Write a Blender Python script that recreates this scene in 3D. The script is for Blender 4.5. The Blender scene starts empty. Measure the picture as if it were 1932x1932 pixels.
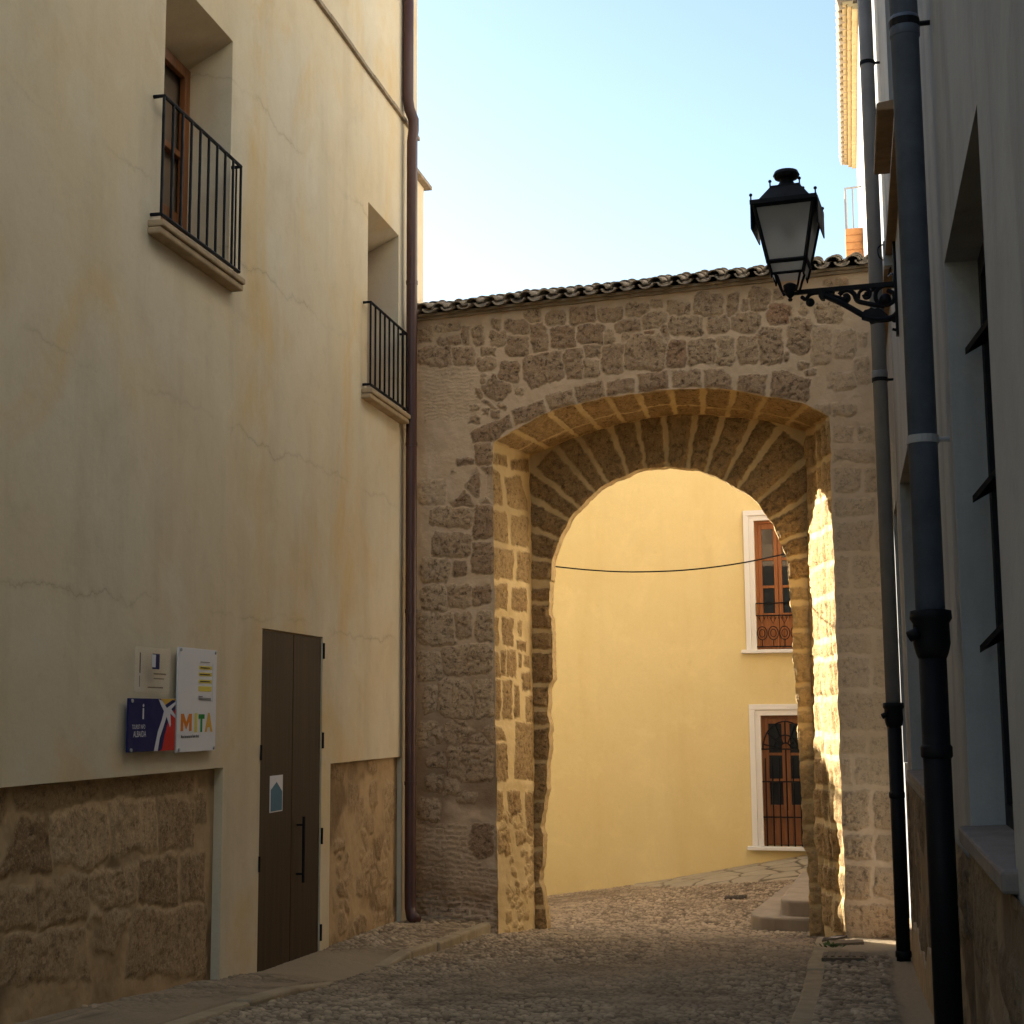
import bpy, math, random
import numpy as np
from mathutils import Vector, Matrix
random.seed(7)
rng = np.random.default_rng(7)
SC = bpy.context.scene
COL = SC.collection
R_ = math.radians

# ------------------------------------------------------------------ camera frame
F = 2800.0                      # focal length in units of a 1932 px wide picture
HC = 2.3                        # camera height above the street at the arch
def _n(v):
    v = np.array(v, float); return v / np.linalg.norm(v)
YC = _n((604, 379, F))
ZC = np.array((-136, -20470, F), float); ZC = _n(ZC - YC * ZC.dot(YC))
XC = np.cross(YC, ZC)           # x right, y down, z forward  ->  right x up x forward
if XC[0] < 0: XC = -XC
CAM = np.array((0, 0, HC))
def w2(c): return np.array((XC.dot(c), YC.dot(c), ZC.dot(c)))
def ray(u, v): return w2(np.array(((u - 966) / F, (v - 966) / F, 1.0)))
def hit(u, v, p0, n):
    d = ray(u, v); n = np.array(n, float)
    return CAM + d * ((np.array(p0) - CAM).dot(n) / d.dot(n))
def proj(p):
    q = np.array(p, float) - CAM
    c = XC * q[0] + YC * q[1] + ZC * q[2]
    return 966 + F * c[0] / c[2], 966 + F * c[1] / c[2]

# ------------------------------------------------------------------ noise
def _hash(ix, iy, iz, seed):
    h = (ix.astype(np.int64) * 374761393 + iy.astype(np.int64) * 668265263 + iz.astype(np.int64) * 2147483647 + seed * 974711) & 0xffffffff
    h = ((h ^ (h >> 13)) * 1274126177) & 0xffffffff
    h = ((h ^ (h >> 16)) * 2246822519) & 0xffffffff
    h = h ^ (h >> 15)
    return (h & 0xffffff) / float(0xffffff)
def vnoise(x, y, z=None, seed=0):
    x = np.asarray(x, float); y = np.asarray(y, float)
    z = np.zeros_like(x) if z is None else np.asarray(z, float)
    ix, iy, iz = np.floor(x), np.floor(y), np.floor(z)
    fx, fy, fz = x - ix, y - iy, z - iz
    fx, fy, fz = fx*fx*(3-2*fx), fy*fy*(3-2*fy), fz*fz*(3-2*fz)
    r = 0
    for dx in (0, 1):
        for dy in (0, 1):
            for dz in (0, 1):
                w = (fx if dx else 1-fx) * (fy if dy else 1-fy) * (fz if dz else 1-fz)
                r = r + w * _hash(ix+dx, iy+dy, iz+dz, seed)
    return r
def fbm(x, y, z=None, o=4, seed=0):
    r, a, t = 0, 1.0, 0
    for k in range(o):
        s = 2.03 ** k
        r = r + a * vnoise(np.asarray(x)*s, np.asarray(y)*s, None if z is None else np.asarray(z)*s, seed + k*13)
        t += a; a *= .52
    return r / t
def sstep(a, b, x):
    t = np.clip((x - a) / (b - a), 0, 1); return t*t*(3-2*t)

# ------------------------------------------------------------------ objects
ORG = {}
def tag(o, label=None, cat=None, group=None, kind=None):
    if label: o['label'] = label
    if cat: o['category'] = cat
    if group: o['group'] = group
    if kind: o['kind'] = kind
    return o
def empty(name, loc, label, cat, group=None):
    o = bpy.data.objects.new(name, None); COL.objects.link(o)
    o.location = loc; o.empty_display_size = .2
    ORG[o.name] = np.array(loc, float)
    return tag(o, label, cat, group)
def link(name, me, mat, parent=None, smooth=False, loc=None):
    """me holds world coordinates; they are made local to the thing's origin."""
    o = bpy.data.objects.new(name, me); COL.objects.link(o)
    if parent is not None:
        org = ORG[parent.name]; o.parent = parent
    else:
        org = np.zeros(3) if loc is None else np.array(loc, float); o.location = org
    ORG[o.name] = org
    n = len(me.vertices)
    co = np.empty(n*3, np.float32); me.vertices.foreach_get('co', co)
    co = (co.reshape(-1, 3) - org).astype(np.float32)
    me.vertices.foreach_set('co', co.ravel())
    if mat is not None:
        for m in (mat if isinstance(mat, (list, tuple)) else [mat]): me.materials.append(m)
    if smooth:
        me.polygons.foreach_set('use_smooth', np.ones(len(me.polygons), bool))
    me.update()
    return o
class MB:
    def __init__(s): s.v = []; s.f = []; s.mi = []; s.cur = 0
    def add(s, vs, fs):
        b = len(s.v); s.v += [tuple(map(float, p)) for p in vs]
        for f in fs: s.f.append([b+i for i in f]); s.mi.append(s.cur)
        return s
    def obox(s, o, a, b, c):
        """box from corner o with edge vectors a, b, c"""
        o, a, b, c = map(np.array, (o, a, b, c))
        P = [o, o+a, o+a+b, o+b, o+c, o+a+c, o+a+b+c, o+b+c]
        return s.add(P, [(0,3,2,1),(4,5,6,7),(0,1,5,4),(1,2,6,5),(2,3,7,6),(3,0,4,7)])
    def box(s, x0, x1, y0, y1, z0, z1):
        return s.obox((x0,y0,z0), (x1-x0,0,0), (0,y1-y0,0), (0,0,z1-z0))
    def tube(s, pts, r, seg=8, caps=True):
        pts = [np.array(p, float) for p in pts]; n = len(pts)
        rs = r if hasattr(r, '__len__') else [r]*n
        vs = []; up = None
        for i, p in enumerate(pts):
            t = pts[min(i+1, n-1)] - pts[max(i-1, 0)]; t = t/ (np.linalg.norm(t)+1e-12)
            if up is None:
                up = np.array((0,0,1.)) if abs(t[2]) < .9 else np.array((1.,0,0))
            x = np.cross(up, t); x /= np.linalg.norm(x)+1e-12; y = np.cross(t, x); up = y
            for k in range(seg):
                a = 2*math.pi*k/seg
                vs.append(p + (x*math.cos(a) + y*math.sin(a))*rs[i])
        fs = []
        for i in range(n-1):
            for k in range(seg):
                k2 = (k+1) % seg
                fs.append((i*seg+k, i*seg+k2, (i+1)*seg+k2, (i+1)*seg+k))
        if caps:
            fs.append(tuple(range(seg))[::-1]); fs.append(tuple((n-1)*seg+k for k in range(seg)))
        return s.add(vs, fs)
    def lathe(s, c, prof, seg=16):
        vs = []; fs = []; n = len(prof)
        for r, z in prof:
            for k in range(seg):
                a = 2*math.pi*k/seg; vs.append((c[0]+r*math.cos(a), c[1]+r*math.sin(a), c[2]+z))
        for i in range(n-1):
            for k in range(seg):
                k2 = (k+1) % seg; fs.append((i*seg+k, i*seg+k2, (i+1)*seg+k2, (i+1)*seg+k))
        fs.append(tuple(range(seg))[::-1]); fs.append(tuple((n-1)*seg+k for k in range(seg)))
        return s.add(vs, fs)
    def prism(s, pts, d):
        """polygon of 3-D points extruded by vector d"""
        pts = [np.array(p, float) for p in pts]; n = len(pts); d = np.array(d, float)
        fs = [tuple(range(n))[::-1], tuple(range(n, 2*n))]
        fs += [(i, (i+1) % n, n+(i+1) % n, n+i) for i in range(n)]
        return s.add(pts + [p+d for p in pts], fs)
    def build(s, name, mat, parent=None, smooth=False, loc=None, bevel=0):
        me = bpy.data.meshes.new(name); me.from_pydata(s.v, [], s.f); me.validate()
        o = link(name, me, mat, parent, smooth, loc)
        if isinstance(mat, (list, tuple)) and len(me.polygons) == len(s.mi): me.polygons.foreach_set('material_index', s.mi)
        if bevel:
            m = o.modifiers.new('bevel', 'BEVEL'); m.width = bevel; m.segments = 2; m.limit_method = 'ANGLE'
        return o
def np_mesh(name, V, Q, attrs=None):
    me = bpy.data.meshes.new(name)
    V = np.asarray(V, np.float32); Q = np.asarray(Q, np.int32)
    me.vertices.add(len(V)); me.vertices.foreach_set('co', V.ravel())
    me.loops.add(Q.size); me.loops.foreach_set('vertex_index', Q.ravel())
    me.polygons.add(len(Q)); me.polygons.foreach_set('loop_start', np.arange(0, Q.size, Q.shape[1], dtype=np.int32))
    me.update(calc_edges=True)
    for k, a in (attrs or {}).items():
        at = me.attributes.new(k, 'FLOAT', 'POINT'); at.data.foreach_set('value', np.asarray(a, np.float32))
    return me
def quads(nr, nc):
    i = np.arange(nr-1)[:, None]*nc + np.arange(nc-1)[None, :]
    i = i.ravel(); return np.stack([i, i+1, i+1+nc, i+nc], 1)

# ------------------------------------------------------------------ materials
class NT:
    def __init__(s, name):
        s.m = bpy.data.materials.new(name); s.m.use_nodes = True
        s.t = s.m.node_tree; s.p = s.t.nodes['Principled BSDF']; s.L = s.t.links
        s.tc = s.t.nodes.new('ShaderNodeTexCoord').outputs['Object']
    def n(s, k, **kw):
        x = s.t.nodes.new(k)
        for a, b in kw.items(): setattr(x, a, b)
        return x
    def put(s, i, v):
        if hasattr(v, 'is_output'): s.L.new(v, i)
        elif v is not None: i.default_value = v
    def mapping(s, sc, src=None):
        m = s.n('ShaderNodeMapping'); s.put(m.inputs['Vector'], src or s.tc); m.inputs['Scale'].default_value = sc
        return m.outputs[0]
    def noise(s, scale, detail=4, rough=.55, vec=None, dist=0):
        x = s.n('ShaderNodeTexNoise'); s.put(x.inputs['Vector'], vec or s.tc)
        x.inputs['Scale'].default_value = scale; x.inputs['Detail'].default_value = detail
        x.inputs['Roughness'].default_value = rough; x.inputs['Distortion'].default_value = dist
        return x.outputs['Fac']
    def rng(s, v, a, b, c=0., d=1.):
        x = s.n('ShaderNodeMapRange'); s.put(x.inputs['Value'], v)
        for i, q in zip(('From Min', 'From Max', 'To Min', 'To Max'), (a, b, c, d)): x.inputs[i].default_value = q
        return x.outputs[0]
    def math(s, op, a, b=None):
        x = s.n('ShaderNodeMath', operation=op); s.put(x.inputs[0], a)
        if b is not None: s.put(x.inputs[1], b)
        return x.outputs[0]
    def mix(s, f, a, b, mode='MIX'):
        x = s.n('ShaderNodeMix', data_type='RGBA', blend_type=mode)
        s.put(x.inputs[0], f)
        for i, c in ((6, a), (7, b)):
            s.put(x.inputs[i], c if hasattr(c, 'is_output') else tuple(c) + (1,))
        return x.outputs[2]
    def attr(s, name):
        return s.n('ShaderNodeAttribute', attribute_name=name).outputs['Fac']
    def bump(s, h, strength, dist, prev=None):
        x = s.n('ShaderNodeBump'); x.inputs['Strength'].default_value = strength; x.inputs['Distance'].default_value = dist
        s.put(x.inputs['Height'], h)
        if prev is not None: s.put(x.inputs['Normal'], prev)
        return x.outputs[0]
    def done(s, col, rough=.9, spec=.25, metal=0, normal=None):
        s.put(s.p.inputs['Base Color'], col if hasattr(col, 'is_output') else tuple(col)+(1,))
        s.put(s.p.inputs['Roughness'], rough); s.p.inputs['Specular IOR Level'].default_value = spec
        s.p.inputs['Metallic'].default_value = metal
        if normal is not None: s.put(s.p.inputs['Normal'], normal)
        return s.m

def plaster(name, a, b, dirt, lines=(), bump=.12, streak=.3, blotch=.6, third=None):
    t = NT(name)
    big = t.noise(.42, 5, .6, None, .4); med = t.noise(1.6, 7, .66, None, .5)
    st = t.noise(2.6, 5, .6, t.mapping((1, 1, .13)))
    c = t.mix(t.rng(big, .36, .64), a, b)
    if third: c = t.mix(t.rng(t.noise(.8, 6, .62, t.mapping((1, 1, .7)), .8), .50, .70, 0, .8), c, third)
    c = t.mix(t.math('MULTIPLY', t.rng(st, .5, .75), streak), c, dirt)
    c = t.mix(t.math('MULTIPLY', t.rng(med, .52, .74), blotch*.5), c, dirt)
    c = t.mix(t.rng(med, .47, .30, 0, .45), c, [min(1, q*1.13) for q in a])
    c = t.mix(t.rng(t.noise(7, 6, .7), .56, .74, 0, .22), c, dirt)
    c = t.mix(t.rng(t.noise(60, 3, .6), .3, .7, 0, .08), c, (.2, .16, .1))
    h = t.math('ADD', t.noise(4, 6, .6), t.math('MULTIPLY', t.noise(45, 4, .6), .25))
    if lines:
        sep = t.n('ShaderNodeSeparateXYZ'); t.put(sep.inputs[0], t.tc)
        wob = t.rng(t.noise(1.2, 6, .68), .3, .7, -.10, .10)
        brk = t.rng(t.noise(.8, 3, .5), .40, .58)
        for z in lines:
            d = t.math('ABSOLUTE', t.math('SUBTRACT', t.math('ADD', sep.outputs[2], wob), z))
            k = t.math('ADD', t.math('MULTIPLY', t.rng(d, .002, .035, .17, 0), brk), t.math('MULTIPLY', t.rng(d, .0, .008, .22, 0), brk))
            c = t.mix(k, c, (.22, .15, .08))
    return t.done(c, .92, .2, 0, t.bump(t.noise(1.1, 4, .6), .15, .10, t.bump(h, bump, .03)))

def stone(name, dark, light, mortar, mortar2, red=(.36, .17, .09), contrast=1.0, bk=.7):
    t = NT(name)
    n1 = t.noise(5.0, 9, .72); n2 = t.noise(23, 7, .7); n3 = t.noise(75, 4, .7)
    f = t.math('ADD', t.math('MULTIPLY', t.rng(n1, .3, .7), .45), t.math('MULTIPLY', t.rng(n2, .32, .66), .45))
    f = t.math('ADD', f, t.math('MULTIPLY', t.math('SUBTRACT', t.attr('tint'), .5), 1.35))
    s = t.mix(t.math('MINIMUM', t.math('MAXIMUM', f, 0.), 1.), dark, light)
    s = t.mix(t.math('MULTIPLY', t.attr('red'), t.rng(n1, .25, .6, .4, .9)), s, red)
    n4 = t.noise(11, 6, .7)
    s = t.mix(t.rng(n4, .48, .34, 0, .4*contrast), s, [q*.6 for q in dark])
    pit = t.math('MULTIPLY', t.rng(t.noise(19, 6, .76), .455, .405), contrast)
    s = t.mix(t.math('MULTIPLY', pit, .75), s, [q*.3 for q in dark])
    s = t.mix(t.rng(n3, .54, .70, 0, .4), s, [q*1.35 for q in light])
    s = t.mix(t.rng(n3, .46, .36, 0, .35), s, [q*.5 for q in dark])
    m = t.mix(t.rng(t.noise(2.5, 6, .65), .3, .7), mortar, mortar2)
    m = t.mix(t.attr('stain'), m, [q*.75 for q in dark])
    m = t.mix(t.rng(n3, .4, .7, 0, .2), m, mortar2)
    c = t.mix(t.attr('mask'), m, s)
    hh = t.math('ADD', t.math('MULTIPLY', n2, 1.0), t.math('MULTIPLY', n3, .45))
    amp = t.rng(t.attr('mask'), 0, 1, .35, 1.)
    return t.done(c, .95, .15, 0, t.bump(t.math('MULTIPLY', hh, amp), bk, .03))

def simple(name, col, rough=.6, spec=.3, metal=0, var=.25, scale=8, bump=0):
    t = NT(name)
    n = t.noise(scale, 5, .65)
    c = t.mix(t.rng(n, .3, .75, 0, var), col, [q*.35 for q in col])
    nn = t.bump(t.noise(scale*6, 3), bump, .01) if bump else None
    return t.done(c, t.rng(n, .3, .7, max(.05, rough-.1), min(1, rough+.1)), spec, metal, nn)
def wood(name, a, b, axis=(18, 18, 1.2)):
    t = NT(name)
    n = t.noise(2.2, 6, .65, t.mapping(axis))
    return t.done(t.mix(t.rng(n, .3, .7), a, b), .5, .35, 0, t.bump(n, .25, .01))
def glass_dark(name, col, rough=.06):
    t = NT(name); t.done(col, rough, .6); return t.m

M = {}
M['cream'] = plaster('cream_plaster', (.65, .585, .455), (.67, .555, .37), (.43, .34, .215), lines=(HC+.78, HC+2.2, HC+3.6, HC+5.0), bump=.12, third=(.66, .47, .215))
M['grey'] = plaster('grey_plaster', (.35, .355, .355), (.30, .305, .305), (.17, .17, .165), bump=.2, streak=.75)
M['yellow'] = plaster('yellow_plaster', (.75, .61, .31), (.73, .58, .275), (.64, .48, .20), bump=.08, streak=.35, blotch=.45)
M['white_wall'] = plaster('white_plaster', (.78, .76, .70), (.74, .71, .65), (.6, .57, .5), bump=.12, streak=.2)
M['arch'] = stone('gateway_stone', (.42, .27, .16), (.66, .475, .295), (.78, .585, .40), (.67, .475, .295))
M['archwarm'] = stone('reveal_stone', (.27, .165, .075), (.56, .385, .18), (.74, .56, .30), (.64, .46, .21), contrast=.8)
M['plinth'] = stone('plinth_stone', (.22, .14, .075), (.56, .41, .245), (.52, .375, .215), (.40, .28, .155), bk=.4, contrast=.55)
M['plinthgrey'] = stone('dark_plinth_stone', (.12, .09, .062), (.32, .25, .175), (.30, .23, .155), (.22, .165, .11))
M['trim'] = simple('stone_trim', (.46, .345, .215), .9, .2, 0, .55, 6, .5)
M['tile'] = simple('roof_tile', (.36, .285, .205), .9, .2, 0, .8, 7, .4)
M['tilepale'] = simple('pale_roof_tile', (.50, .38, .20), .9, .2, 0, .35, 5, .3)
M['iron'] = simple('black_iron', (.007, .007, .009), .6, .15, 0, .2)
M['irondoor'] = None
M['pipebrown'] = simple('brown_pipe', (.085, .035, .028), .4, .45, 0, .35, 3)
M['pipegrey'] = simple('grey_pipe', (.24, .24, .25), .6, .3, 0, .4, 3)
M['pipedark'] = simple('slate_pipe', (.12, .15, .21), .55, .35, 0, .6, 5)
M['wood'] = wood('varnished_wood', (.36, .135, .04), (.24, .08, .022))
M['wooddark'] = wood('brown_wood', (.27, .105, .036), (.17, .065, .022))
M['doorm'] = wood('door_metal', (.060, .036, .017), (.034, .020, .010), (9, 9, .5)); M['doorm'].node_tree.nodes['Principled BSDF'].inputs['Specular IOR Level'].default_value = .12
M['white'] = simple('white_paint', (.78, .76, .72), .6, .3, 0, .08, 4)
M['glass'] = glass_dark('window_glass', (.02, .022, .024), .03)
M['kerb'] = simple('kerb_stone', (.42, .335, .215), .9, .2, 0, .55, 5, .5)
M['step'] = simple('step_stone', (.38, .31, .225), .9, .2, 0, .45, 4, .35)
M['brick'] = simple('terracotta', (.46, .22, .09), .9, .2, 0, .45, 14, .4)
M['shut'] = simple('grey_brown_panel', (.20, .145, .10), .6, .2, 0, .3, 4)
M['ledge'] = simple('brown_ledge', (.27, .18, .105), .9, .2, 0, .4, 10, .3)
M['cover'] = simple('rusty_cover', (.20, .15, .10), .7, .3, 0, .5, 20, .4)
M['grate'] = simple('dark_grate', (.07, .052, .04), .7, .3, 0, .5, 20, .3)
M['rail'] = simple('rail_grey', (.25, .24, .24), .5, .4, 0, .2)
M['box'] = simple('grey_plastic', (.33, .33, .33), .5, .4, 0, .15)
M['earth'] = simple('earth', (.42, .34, .24), .95, .1, 0, .3, 3)
M['leaf'] = simple('weed_leaf', (.09, .13, .03), .7, .2)

# ------------------------------------------------------------------ planes of the place
XL = -4.44
PRO = .078
def XR(y): return .469 + .0125*y
nR = np.array((1, -.0125, 0.)); pR = np.array((.469, 0, 0))
TA = math.tan(R_(5))
def YF(x): return 15.5 - TA*(x + 1.79)
pF = np.array((-1.79, 15.5, 0)); nF = _n((TA, 1, 0))
DEP = 1.05; TH = .16
pK = pF + nF*DEP
eF = np.array((nF[1], -nF[0], 0.))          # along the gateway, to the right
def L(u, v): return hit(u, v, (XL, 0, 0), (1, 0, 0))
def Rr(u, v): return hit(u, v, pR, nR)
def A(u, v): return hit(u, v, pF, nF)
def K(u, v): return hit(u, v, pK, nF)
def fa(p): return (np.asarray(p) - pF)[..., :].dot(eF)   # coordinate along the gateway
def c3(cx, s, sx, sy): return ((sx + cx[0]/s)*.9434, (sy + cx[1]/s)*.9434)
def c5(x, y): return c3((x, y), 3.116, 780, 500)
def c8(x, y): return c3((x, y), 3.864, 1300, 560)
def c1(x, y): return c3((x, y), 3.22, 780, 900)
def c2(x, y): return c3((x, y), 3.5125, 780, 1400)
def cd(x, y): return c3((x, y), 2.278, 0, 1200)

# ------------------------------------------------------------------ stonework field
def psdf(px, py, poly):
    poly = np.asarray(poly); n = len(poly)
    d2 = np.full(px.shape, 1e9); ins = np.zeros(px.shape, bool)
    for i in range(n):
        x1, y1 = poly[i]; x2, y2 = poly[(i+1) % n]
        ex, ey = x2-x1, y2-y1
        t = np.clip(((px-x1)*ex + (py-y1)*ey) / (ex*ex+ey*ey+1e-12), 0, 1)
        d2 = np.minimum(d2, (px-x1-t*ex)**2 + (py-y1-t*ey)**2)
        if y1 != y2:
            c = ((y1 > py) != (y2 > py)) & (px < (x2-x1)*(py-y1)/(y2-y1) + x1)
            ins ^= c
    return np.where(ins, 1, -1)*np.sqrt(d2)
def rrect(cx, cy, w, h, rot=0, cut=.15):
    p = []
    for sx, sy, o in ((-1,-1,0), (-1,-1,1), (1,-1,0), (1,-1,1), (1,1,0), (1,1,1), (-1,1,0), (-1,1,1)):
        j = random.uniform(.5, 1.4)*cut
        first = o == 0
        ax = abs(sx)*.5*w; ay = .5*h
        # walk the corners clockwise with cut corners
        k = {(-1,-1): ((0,1),(1,0)), (1,-1): ((-1,0),(0,1)), (1,1): ((0,-1),(-1,0)), (-1,1): ((1,0),(0,-1))}[(sx, sy)][0 if first else 1]
        p.append((sx*ax + k[0]*j*w, sy*ay + k[1]*j*h))
    c, s = math.cos(R_(rot)), math.sin(R_(rot))
    return [(cx + c*x - s*y, cy + s*x + c*y) for x, y in p]
class Field:
    """a set of stones in 2-D metres"""
    def __init__(s): s.st = []
    def add(s, poly, tint=None, red=0, h=1., soft=0.):
        s.st.append((np.array(poly, float), random.uniform(.25, .7) if tint is None else tint, red, h*random.uniform(.7, 1.2), soft))
    def eval(s, x, y, warp=.028, seed=0, edge=.012):
        wx = x + warp*2*(fbm(x*5, y*5, o=3, seed=seed+1)-.5) + .018*2*(fbm(x*22, y*22, o=3, seed=seed+2)-.5)
        wy = y + warp*2*(fbm(x*5, y*5, o=3, seed=seed+3)-.5) + .018*2*(fbm(x*22, y*22, o=3, seed=seed+4)-.5)
        d = np.full(x.shape, -1.); d2 = np.full(x.shape, -1.); tint = np.full(x.shape, .5); red = np.zeros(x.shape); hh = np.ones(x.shape); so = np.zeros(x.shape)
        for poly, t, r, h, soft in s.st:
            lo, hi = poly.min(0)-.06, poly.max(0)+.06
            k = np.nonzero((wx > lo[0]) & (wx < hi[0]) & (wy > lo[1]) & (wy < hi[1]))[0]
            if not len(k): continue
            q = psdf(wx[k], wy[k], poly)
            d2[k] = np.maximum(d2[k], np.minimum(q, d[k])); b = q > d[k]; kk = k[b]
            d[kk] = q[b]; tint[kk] = t; red[kk] = r; hh[kk] = h; so[kk] = soft
        d = np.minimum(d, (d-d2)*.6-.006*(d2 > -.02))
        mask = sstep(-edge*.4, edge, d)*(1-so)
        return d, mask, tint, red, hh
def relief(x, y, d, mask, hh, seed, amp=.016, rough=.014, pits=.02):
    r = fbm(x*9, y*9, o=4, seed=seed+9)-.5
    r2 = fbm(x*30, y*30, o=3, seed=seed+19)
    pit = sstep(.60, .74, r2)
    z = amp*hh*sstep(-.006, .045, d)*np.clip(mask*1.4, 0, 1)
    z = z + mask*(rough*2*r - pits*pit) + (1-mask)*.010*2*r
    return z
def attrs(mask, tint, red, stain): return dict(mask=mask, tint=tint, red=red, stain=stain)

def resample(P, n):
    P = np.asarray(P, float); s = np.r_[0, np.cumsum(np.linalg.norm(np.diff(P, axis=0), axis=1))]
    t = np.linspace(0, s[-1], n)
    return np.stack([np.interp(t, s, P[:, k]) for k in range(P.shape[1])], 1)
def smooth_curve(P, n):
    P = np.asarray(P, float)          # Catmull-Rom, then even spacing
    Q = np.vstack([2*P[0]-P[1], P, 2*P[-1]-P[-2]]); out = []
    for i in range(1, len(Q)-2):
        for t in np.linspace(0, 1, 14, endpoint=False):
            a, b, c, d = Q[i-1], Q[i], Q[i+1], Q[i+2]
            out.append(.5*((2*b) + (c-a)*t + (2*a-5*b+4*c-d)*t*t + (3*b-a-3*c+d)*t**3))
    out.append(P[-1]); return resample(out, n)

# opening outlines (left jamb upward, arch, right jamb downward)
Fj1 = [(941,1775),(938,1600),(934,1300),(932,1000),(930,835)]
Far = [(930,835),(980,806),(1036,777),(1090,762),(1144,750),(1205,742),(1266,735),(1322,732),(1385,736),(1446,748),(1510,761),(1566,786)]
Fj2 = [(1566,786),(1568,900),(1570,978),(1581,1314),(1587,1492),(1592,1640),(1596,1775)]
Rj1 = [(1010,1775),(1008,1406),(1005,1162),(1003,1000),(1000,861)]
Rar = [(1000,861),(1045,842),(1093,824),(1180,799),(1266,785),(1320,783),(1373,787),(1430,793),(1480,802),(1521,815)]
Rj2 = [(1521,815),(1523,1000),(1527,1200),(1533,1393),(1541,1540),(1556,1700),(1562,1775)]
Cj1 = [(1031,1775),(1030,1745),(1026,1690),(1015,1662),(1022,1630),(1025,1575),(1020,1560),(1030,1500),(1036,1400),(1034,1302),(1041,1285),(1041,1166),(1036,1160),(1037,1090)]
th = np.linspace(math.pi, 0, 40)
Car = [(1263 + 224*math.cos(a), 1098 - 218*math.sin(a)) for a in th]
Cj2 = [(1488,1100),(1494,1160),(1498,1250),(1502,1310),(1508,1420),(1513,1540),(1516,1600),(1524,1620),(1526,1700),(1528,1775)]
NJ, NA = 330, 300
def roughen(P, amp, seed):
    P = P.copy(); T = np.gradient(P, axis=0); T /= np.linalg.norm(T, axis=1)[:, None]+1e-9
    N = np.cross(T, nF); k = np.arange(len(P))*.0125
    q = amp*2*(fbm(k*7, k*0+seed, o=4, seed=seed)-.5)
    return P + N*q[:, None]
def outline(j1, ar, j2, fn, seed, amp, sm=True):
    a = resample([fn(*p) for p in j1], NJ)
    b = (smooth_curve if sm else resample)([fn(*p) for p in ar], NA)
    c = resample([fn(*p) for p in j2], NJ)
    for s in (a, c): s[:, 2] = s[:, 2]
    P = np.vstack([a, b[1:-1], c])
    return roughen(P, amp, seed)
OF = outline(Fj1, Far, Fj2, A, 3, .016)
OR = outline(Rj1, Rar, Rj2, K, 5, .012)
OC = outline(Cj1, Car, Cj2, K, 8, .022, False)
for O in (OF, OR, OC):
    O[0, 2] = min(O[0, 2], -.35); O[-1, 2] = min(O[-1, 2], -.35)

def sheet_with_hole(a0, a1, z0, ztop, step, hole, plane_p, colfun=None):
    """grid on a gateway plane; returns a, z (per vertex), keep quads, vertices snapped to the hole outline, distance to outline"""
    na = int((a1-a0)/step)+1; zt = ztop if callable(ztop) else (lambda a: ztop + a*0)
    nz = int((zt(np.array([(a0+a1)/2]))[0]-z0)/step)+1
    a = np.linspace(a0, a1, na)[None, :].repeat(nz, 0)
    t = np.linspace(0, 1, nz)[:, None]
    z = z0 + t*(zt(a)-z0)
    a = a.ravel(); z = z.ravel()
    H = np.stack([fa(hole), hole[:, 2]], 1)
    poly = np.vstack([H, [[H[-1, 0], -3], [H[0, 0], -3]]])
    inside = np.zeros(a.shape, bool)
    for i in range(len(poly)):
        x1, y1 = poly[i]; x2, y2 = poly[(i+1) % len(poly)]
        if y1 == y2: continue
        k = (np.minimum(y1, y2) <= z) & (z < np.maximum(y1, y2))
        kk = np.nonzero(k)[0]
        c = a[kk] < (x2-x1)*(z[kk]-y1)/(y2-y1)+x1
        inside[kk[c]] ^= True
    Q = quads(nz, na)
    keep = ~inside[Q].all(1); Q = Q[keep]
    used = np.zeros(a.shape, bool); used[Q.ravel()] = True
    # distance to the outline, near it only
    dist = np.full(a.shape, 1.)
    lo, hi = H.min(0)-.08, H.max(0)+.08
    cand = np.nonzero(used & (a > lo[0]) & (a < hi[0]) & (z < hi[1]))[0]
    for ch in np.array_split(cand, max(1, len(cand)//4000)):
        dd = (a[ch, None]-H[None, :, 0])**2 + (z[ch, None]-H[None, :, 1])**2
        j = dd.argmin(1); dist[ch] = np.sqrt(dd[np.arange(len(ch)), j])
        s = inside[ch]; a[ch[s]] = H[j[s], 0]; z[ch[s]] = H[j[s], 1]; dist[ch[s]] = 0
    idx = np.cumsum(used)-1
    return a[used], z[used], idx[Q], dist[used]

def gate_pts(a, z, p0, h):
    return p0[None, :]*np.array((1, 1, 0)) + a[:, None]*eF[None, :] + np.stack([0*z, 0*z, z], 1) - h[:, None]*nF[None, :]

gate = empty('stone_gateway', (-1.79, 15.6, 0), 'old rubble stone gateway with an arched opening and tiled coping between the two buildings', 'gateway')

# ---- front face
ff = Field()
def addA(c, pts, **kw): ff.add([(fa(A(*c(*p))), A(*c(*p))[2]) for p in pts], **kw)
def boxA(c, x, y, bw, bh, rot=0, **kw): addA(c, rrect(x, y, bw*1.09+4, bh*1.08+3, rot), **kw)
for b in [(205,525,120,85),(360,480,150,55),(470,525,50,115),(555,530,70,115),(675,555,95,95),(670,470,50,70),(795,475,145,80),(790,595,135,115),(890,410,100,80),(930,540,100,165),(1035,425,115,90),(1080,540,145,135),(1205,405,155,100),(1255,515,155,125),(1375,395,135,85),(1365,535,65,95),(1485,470,155,75),(1535,375,135,80),(1640,435,145,105),(1655,330,70,40),(1480,545,65,65),
          (280,660,200,115),(455,665,140,110),(370,570,135,60),(610,640,95,65),(600,700,115,85),(740,755,115,135),(1150,705,125,175),(1265,625,95,95),(1255,725,95,115),(1385,675,135,175),(1590,635,255,215),(1710,520,50,125)]:
    boxA(c5, *b, rot=random.uniform(-10, 4))
addA(c5, [(815,670),(930,640),(1070,620),(1085,800),(890,870),(830,800)])
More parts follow.
